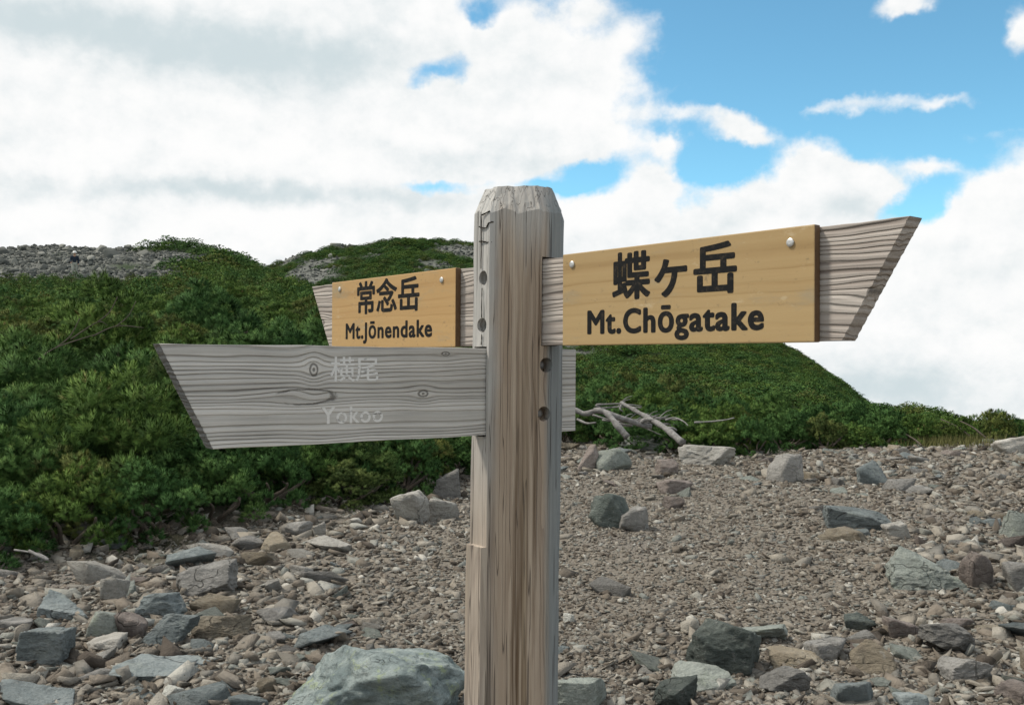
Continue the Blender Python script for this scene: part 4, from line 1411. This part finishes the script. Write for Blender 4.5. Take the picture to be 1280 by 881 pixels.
# --- boards
def board_mesh(name, outline, th, mat, seed, rough_ends):
    """outline: (x,z) corners clockwise; front at y=-th. Long edges subdivided, end grain eroded along the growth rings"""
    r_ = np.random.default_rng(seed)
    pts = []
    m = len(outline)
    for k in range(m):
        a, b_ = np.array(outline[k]), np.array(outline[(k + 1) % m])
        L = np.linalg.norm(b_ - a)
        n = 60 if k in rough_ends else max(2, int(L / .03))
        dirn = (b_ - a) / L; nor = np.array([-dirn[1], dirn[0]])
        for q in range(n):
            p = a + (b_ - a) * q / n
            if k in rough_ends and q > 0:
                j = .0008 * math.sin(p[1] * 84 * 6.283 + 2 * math.sin(p[1] * 40)) + r_.normal(0, .0003)
                p = p + nor * j
            elif q > 0:
                p = p + nor * (.0007 * math.sin(p[0] * 19) + r_.normal(0, .0003))
            pts.append(p)
    pts = np.array(pts)
    c = pts.mean(0)
    bm = bmesh.new()
    e_ = .0012
    loops = []
    for (yy, ins) in ((-th + .0, e_), (-th + e_, 0), (th - e_, 0), (th, e_)):
        dd = pts - c
        sc = 1 - ins / np.maximum(np.abs(dd).max(0), 1e-6) * 1.0
        loops.append([bm.verts.new((p[0], yy, p[1])) for p in (c + dd * sc)])
    for i in range(3):
        for j in range(len(pts)):
            k = (j + 1) % len(pts)
            bm.faces.new((loops[i][j], loops[i][k], loops[i + 1][k], loops[i + 1][j]))
    for lp in (loops[0], loops[3]):
        f_ = bm.faces.new(lp)
        bmesh.ops.triangulate(bm, faces=[f_])
    bmesh.ops.recalc_face_normals(bm, faces=bm.faces)
    return bm_mesh(name, bm, mat)


sRT, sRB, sLT, sLB = s_of(1137, 'U', TH), s_of(1053, 'U', TH), -1.0406, -0.919
ub = board_mesh('upper_board', [(sLT, HU), (sRT, HU), (sRB, -HU), (sLB, -HU)], TH, m_upb, 3, (1, 3))
child('direction_board', ub, sp, (0, 0, ZU - SZ), (0, 0, rotU))
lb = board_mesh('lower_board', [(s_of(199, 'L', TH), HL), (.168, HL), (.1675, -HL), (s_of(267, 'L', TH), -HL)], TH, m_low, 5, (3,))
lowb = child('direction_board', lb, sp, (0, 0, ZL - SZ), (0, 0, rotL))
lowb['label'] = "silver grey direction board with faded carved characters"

# --- lettering
def text_mesh(body, bold, depth, space=1.0):
    cu = bpy.data.curves.new("txt", 'FONT')
    cu.body = body; cu.size = 1.0; cu.offset = bold; cu.extrude = depth; cu.space_character = space; cu.resolution_u = 6
    to = bpy.data.objects.new("txt", cu); COL.objects.link(to)
    me_ = baked(to)
    bpy.data.objects.remove(to, do_unlink=True)
    v = np.array([q.co[:] for q in me_.vertices])
    return me_, v


def fit_text(body, bold, x0, x1, z0, z1, yf, yb):
    """lettering scaled into a box on a board; heavy strokes come from five copies shifted by bold * height"""
    me_, v = text_mesh(body, 0.0, 0.5, 1.10 if len(body) > 4 else 1.0)
    fs = [tuple(p.vertices) for p in me_.polygons]
    lo, hi = v.min(0), v.max(0)
    q = (v - lo) / (hi - lo)
    b = bold * (z1 - z0)
    bx = b * 1.15
    Vs, Fs = [], []
    for i, (ox, oz) in enumerate(((0, 0), (1, 0), (-1, 0), (0, .8), (0, -.8), (.7, .6), (-.7, .6), (.7, -.6), (-.7, -.6))[:9 if bold > 0 else 1]):
        X = x0 + bx + q[:, 0] * (x1 - x0 - 2 * bx) + ox * bx
        Zc = z0 + b + q[:, 1] * (z1 - z0 - 2 * b) + oz * b
        Yc = yf - i * .00003 + (1 - q[:, 2]) * (yb - yf)
        Fs += [tuple(a + i * len(v) for a in f_) for f_ in fs]
        Vs.append(np.column_stack([X, Yc, Zc]))
    out_ = np_mesh("lettering", np.vstack(Vs), Fs)
    bm = bmesh.new(); bm.from_mesh(out_)
    bmesh.ops.recalc_face_normals(bm, faces=bm.faces)
    bm.to_mesh(out_); bm.free()
    return out_


def boxpx(x0, x1, y0, y1, which, off):
    """photo box -> board-local x0,x1,z0,z1 (z about the board's axis)"""
    s0, s1 = s_of(x0, which, off), s_of(x1, which, off)
    sm = (s0 + s1) / 2
    zc = (ZU if which == 'U' else ZL) - CAMZ
    return s0, s1, z_of(y1, sm, which, off) - zc, z_of(y0, sm, which, off) - zc


PT = 0.017
PF = TH + PT                  # plate face distance from the board's middle


def plate(x0, x1, texts, label, seed):
    e_ = .002
    zt, zb_ = HU + .0025, -HU - .0025
    bm = bmesh.new()
    r_ = np.random.default_rng(seed)
    bmesh.ops.create_cube(bm, size=1.0)
    for v in bm.verts:
        v.co = Vector((x0 + (v.co.x + .5) * (x1 - x0), -TH - .0005 - (0.5 - v.co.y) * PT, zb_ + (v.co.z + .5) * (zt - zb_)))
    bmesh.ops.bevel(bm, geom=list(bm.edges), offset=.0022, segments=2, profile=.6, affect='EDGES')
    me_ = bm_mesh("name_plate", bm, PLATE_MAT[seed])
    cutters, letters = [], []
    yf = -TH - .0005 - PT
    for (body, bold, box) in texts:
        letters.append(fit_text(body, bold, *box, yf - .0003, yf + .002))
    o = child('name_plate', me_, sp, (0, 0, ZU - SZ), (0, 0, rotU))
    o['label'] = label
    for lm_ in letters:
        lm_.materials.clear(); lm_.materials.append(m_black)
        lm_.polygons.foreach_set('material_index', np.zeros(len(lm_.polygons), np.int32))
        obj('lettering', lm_, o)
    return o


ofp = PF + .0005
x0r, x1r = s_of(703, 'U', ofp), s_of(1018, 'U', ofp)
pr_ = plate(x0r, x1r, [("蝶ヶ岳", .028, boxpx(765, 921, 306, 370, 'U', ofp)), ("Mt.Chōgatake", .036, boxpx(734, 955, 379, 424, 'U', ofp))],
            "yellow plate reading Mt.Chōgatake", 1)
x0l, x1l = s_of(414.5, 'U', ofp), s_of(569, 'U', ofp)
pl_ = plate(x0l, x1l, [("常念岳", .026, boxpx(446, 524, 349, 393, 'U', ofp)), ("Mt.Jōnendake", .034, boxpx(432, 540, 402, 431, 'U', ofp))],
            "yellow plate reading Mt.Jōnendake", 2)
for (px, py, par) in ((715, 330, pr_), (988, 300, pr_), (424.5, 364, pl_), (552, 351, pl_)):
    s = s_of(px, 'U', ofp)
    z_ = z_of(py, s, 'U', ofp) - (ZU - CAMZ)
    o = obj('screw', cyl_mesh('screw', .0078, .0025, 16, m_steel, .0015), par)
    o.location = (s, -ofp, z_)

# faded carved letters on the silver board: pale ridges left inside shallow cuts
m_fade, t, b = new_mat("faded_carving")
tco = t.node('ShaderNodeTexCoord').outputs['Object']
x, y, z = t.sep(tco)
nz = t.noise(t.vmath('MULTIPLY', tco, (70, 70, 190)), 1, 4, .65)
finish(t, b, t.mix(t.map(nz, .32, .46), (0.30, 0.298, 0.29), (0.66, 0.655, 0.64)), .9, None, .1)
m_fade2, t, b = new_mat("eroded_carving")
tco = t.node('ShaderNodeTexCoord').outputs['Object']
x, y, z = t.sep(tco)
nz = t.noise(t.vmath('MULTIPLY', tco, (60, 60, 200)), 1, 4, .65)
finish(t, b, t.ramp(nz, [(.30, (0.10, 0.098, 0.094)), (.38, (0.36, 0.352, 0.338)), (.47, (0.66, 0.65, 0.63))]), .9, None, .1)
for (body, bold, box, mt) in (("横尾", .012, (413, 473, 448, 479), m_fade), ("Yokoo", .02, (402, 479, 510, 531), m_fade2)):
    lm_ = fit_text(body, bold, *boxpx(*box, 'L', TH), -TH - .0006, -TH + .001)
    lm_.materials.clear(); lm_.materials.append(mt)
    lm_.polygons.foreach_set('material_index', np.zeros(len(lm_.polygons), np.int32))
    obj('lettering', lm_, lowb)

# ------------------------------------------------------------------ hiker far off on the ridge
def cloth(name, c):
    m, t, b = new_mat(name)
    n_ = t.noise(t.node('ShaderNodeTexCoord').outputs['Object'], 30, 4, .6)
    finish(t, b, t.mix(n_, tuple(q * .8 for q in c), tuple(q * 1.15 for q in c)), .85, None, .2)
    return m


def skinned(name, verts, edges, radii, mat, levels=2):
    me_ = bpy.data.meshes.new(name)
    me_.from_pydata(verts, edges, [])
    o = bpy.data.objects.new(name, me_); COL.objects.link(o)
    o.modifiers.new('skin', 'SKIN')
    if not me_.skin_vertices: me_.skin_vertices.new()
    sv = me_.skin_vertices[0].data
    for i, r_ in enumerate(radii):
        sv[i].radius = (r_, r_) if not isinstance(r_, tuple) else r_
        sv[i].use_root = (i == 0)
    s_ = o.modifiers.new('sub', 'SUBSURF'); s_.levels = levels; s_.render_levels = levels
    out_ = baked(o)
    bpy.data.objects.remove(o, do_unlink=True)
    out_.materials.clear(); out_.materials.append(mat)
    out_.polygons.foreach_set('use_smooth', np.ones(len(out_.polygons), bool))
    return out_


hp = ground_at(93, 346)
hk = empty('person', (hp.x, hp.y, hp.z), (0, 0, R(25)))
tag(hk, "tiny hiker in white hat, dark jacket and pale trousers on the rocky ridge", "person")
skin = cloth("hiker_skin", (0.45, 0.28, 0.2))
J = {'pel': (0, 0, .93), 'sp': (0, .02, 1.12), 'ch': (0, .0, 1.34), 'nk': (0, -.03, 1.48), 'hd': (0, -.06, 1.58), 'ht': (0, -.06, 1.68),
     'sl': (-.19, 0, 1.40), 'el': (-.25, -.03, 1.13), 'wl': (-.22, -.20, .97), 'fl': (-.21, -.26, .90), 'sr': (.19, 0, 1.40), 'er': (.25, .05, 1.12), 'wr': (.24, -.08, .90), 'fr': (.24, -.12, .83),
     'hl': (-.10, 0, .90), 'kl': (-.11, -.14, .50), 'al': (-.11, -.06, .09), 'tl': (-.12, -.20, .04), 'hr': (.10, 0, .90), 'kr': (.11, -.02, .49), 'ar': (.11, .16, .10), 'tr': (.12, .03, .04)}
names = list(J)
edges = [('pel', 'sp'), ('sp', 'ch'), ('ch', 'nk'), ('nk', 'hd'), ('hd', 'ht'), ('ch', 'sl'), ('sl', 'el'), ('el', 'wl'), ('wl', 'fl'), ('ch', 'sr'), ('sr', 'er'), ('er', 'wr'), ('wr', 'fr'),
         ('pel', 'hl'), ('hl', 'kl'), ('kl', 'al'), ('al', 'tl'), ('pel', 'hr'), ('hr', 'kr'), ('kr', 'ar'), ('ar', 'tr')]
rad = {'pel': .12, 'sp': .12, 'ch': .13, 'nk': .06, 'hd': .09, 'ht': .085, 'sl': .065, 'el': .045, 'wl': .032, 'fl': .035, 'sr': .065, 'er': .045, 'wr': .032, 'fr': .035,
       'hl': .09, 'kl': .06, 'al': .042, 'tl': .04, 'hr': .09, 'kr': .06, 'ar': .042, 'tr': .04}
def sub_skel(nm, keys, grow, mat, zcut=None):
    ks = [k for k in names if k in keys]
    return skinned(nm, [J[k] for k in ks], [(ks.index(a), ks.index(b_)) for a, b_ in edges if a in ks and b_ in ks], [rad[k] + grow for k in ks], mat)
obj('body', sub_skel('body', names, 0, skin), hk)
obj('jacket', sub_skel('jacket', ['sp', 'pel', 'ch', 'sl', 'el', 'wl', 'sr', 'er', 'wr'], .035, cloth("hiker_jacket", (0.02, 0.03, 0.045))), hk)
obj('trousers', sub_skel('trousers', ['pel', 'hl', 'kl', 'al', 'hr', 'kr', 'ar'], .025, cloth("hiker_trousers", (0.30, 0.31, 0.27))), hk)
hv, hf = [], []
prof_h = [(.20, 1.66), (.19, 1.672), (.125, 1.68), (.12, 1.75), (.09, 1.80), (.02, 1.815)]
for r_, z_ in prof_h:
    for k in range(16): hv.append((r_ * math.cos(k / 16 * 6.283), -.06 + r_ * math.sin(k / 16 * 6.283), z_))
for i in range(len(prof_h) - 1):
    for k in range(16): hf.append((i * 16 + k, i * 16 + (k + 1) % 16, (i + 1) * 16 + (k + 1) % 16, (i + 1) * 16 + k))
hf += [tuple(range(16))[::-1], tuple((len(prof_h) - 1) * 16 + k for k in range(16))]
obj('hat', np_mesh('hat', np.array(hv), hf, cloth("hiker_hat", (0.75, 0.75, 0.72)), True), hk)
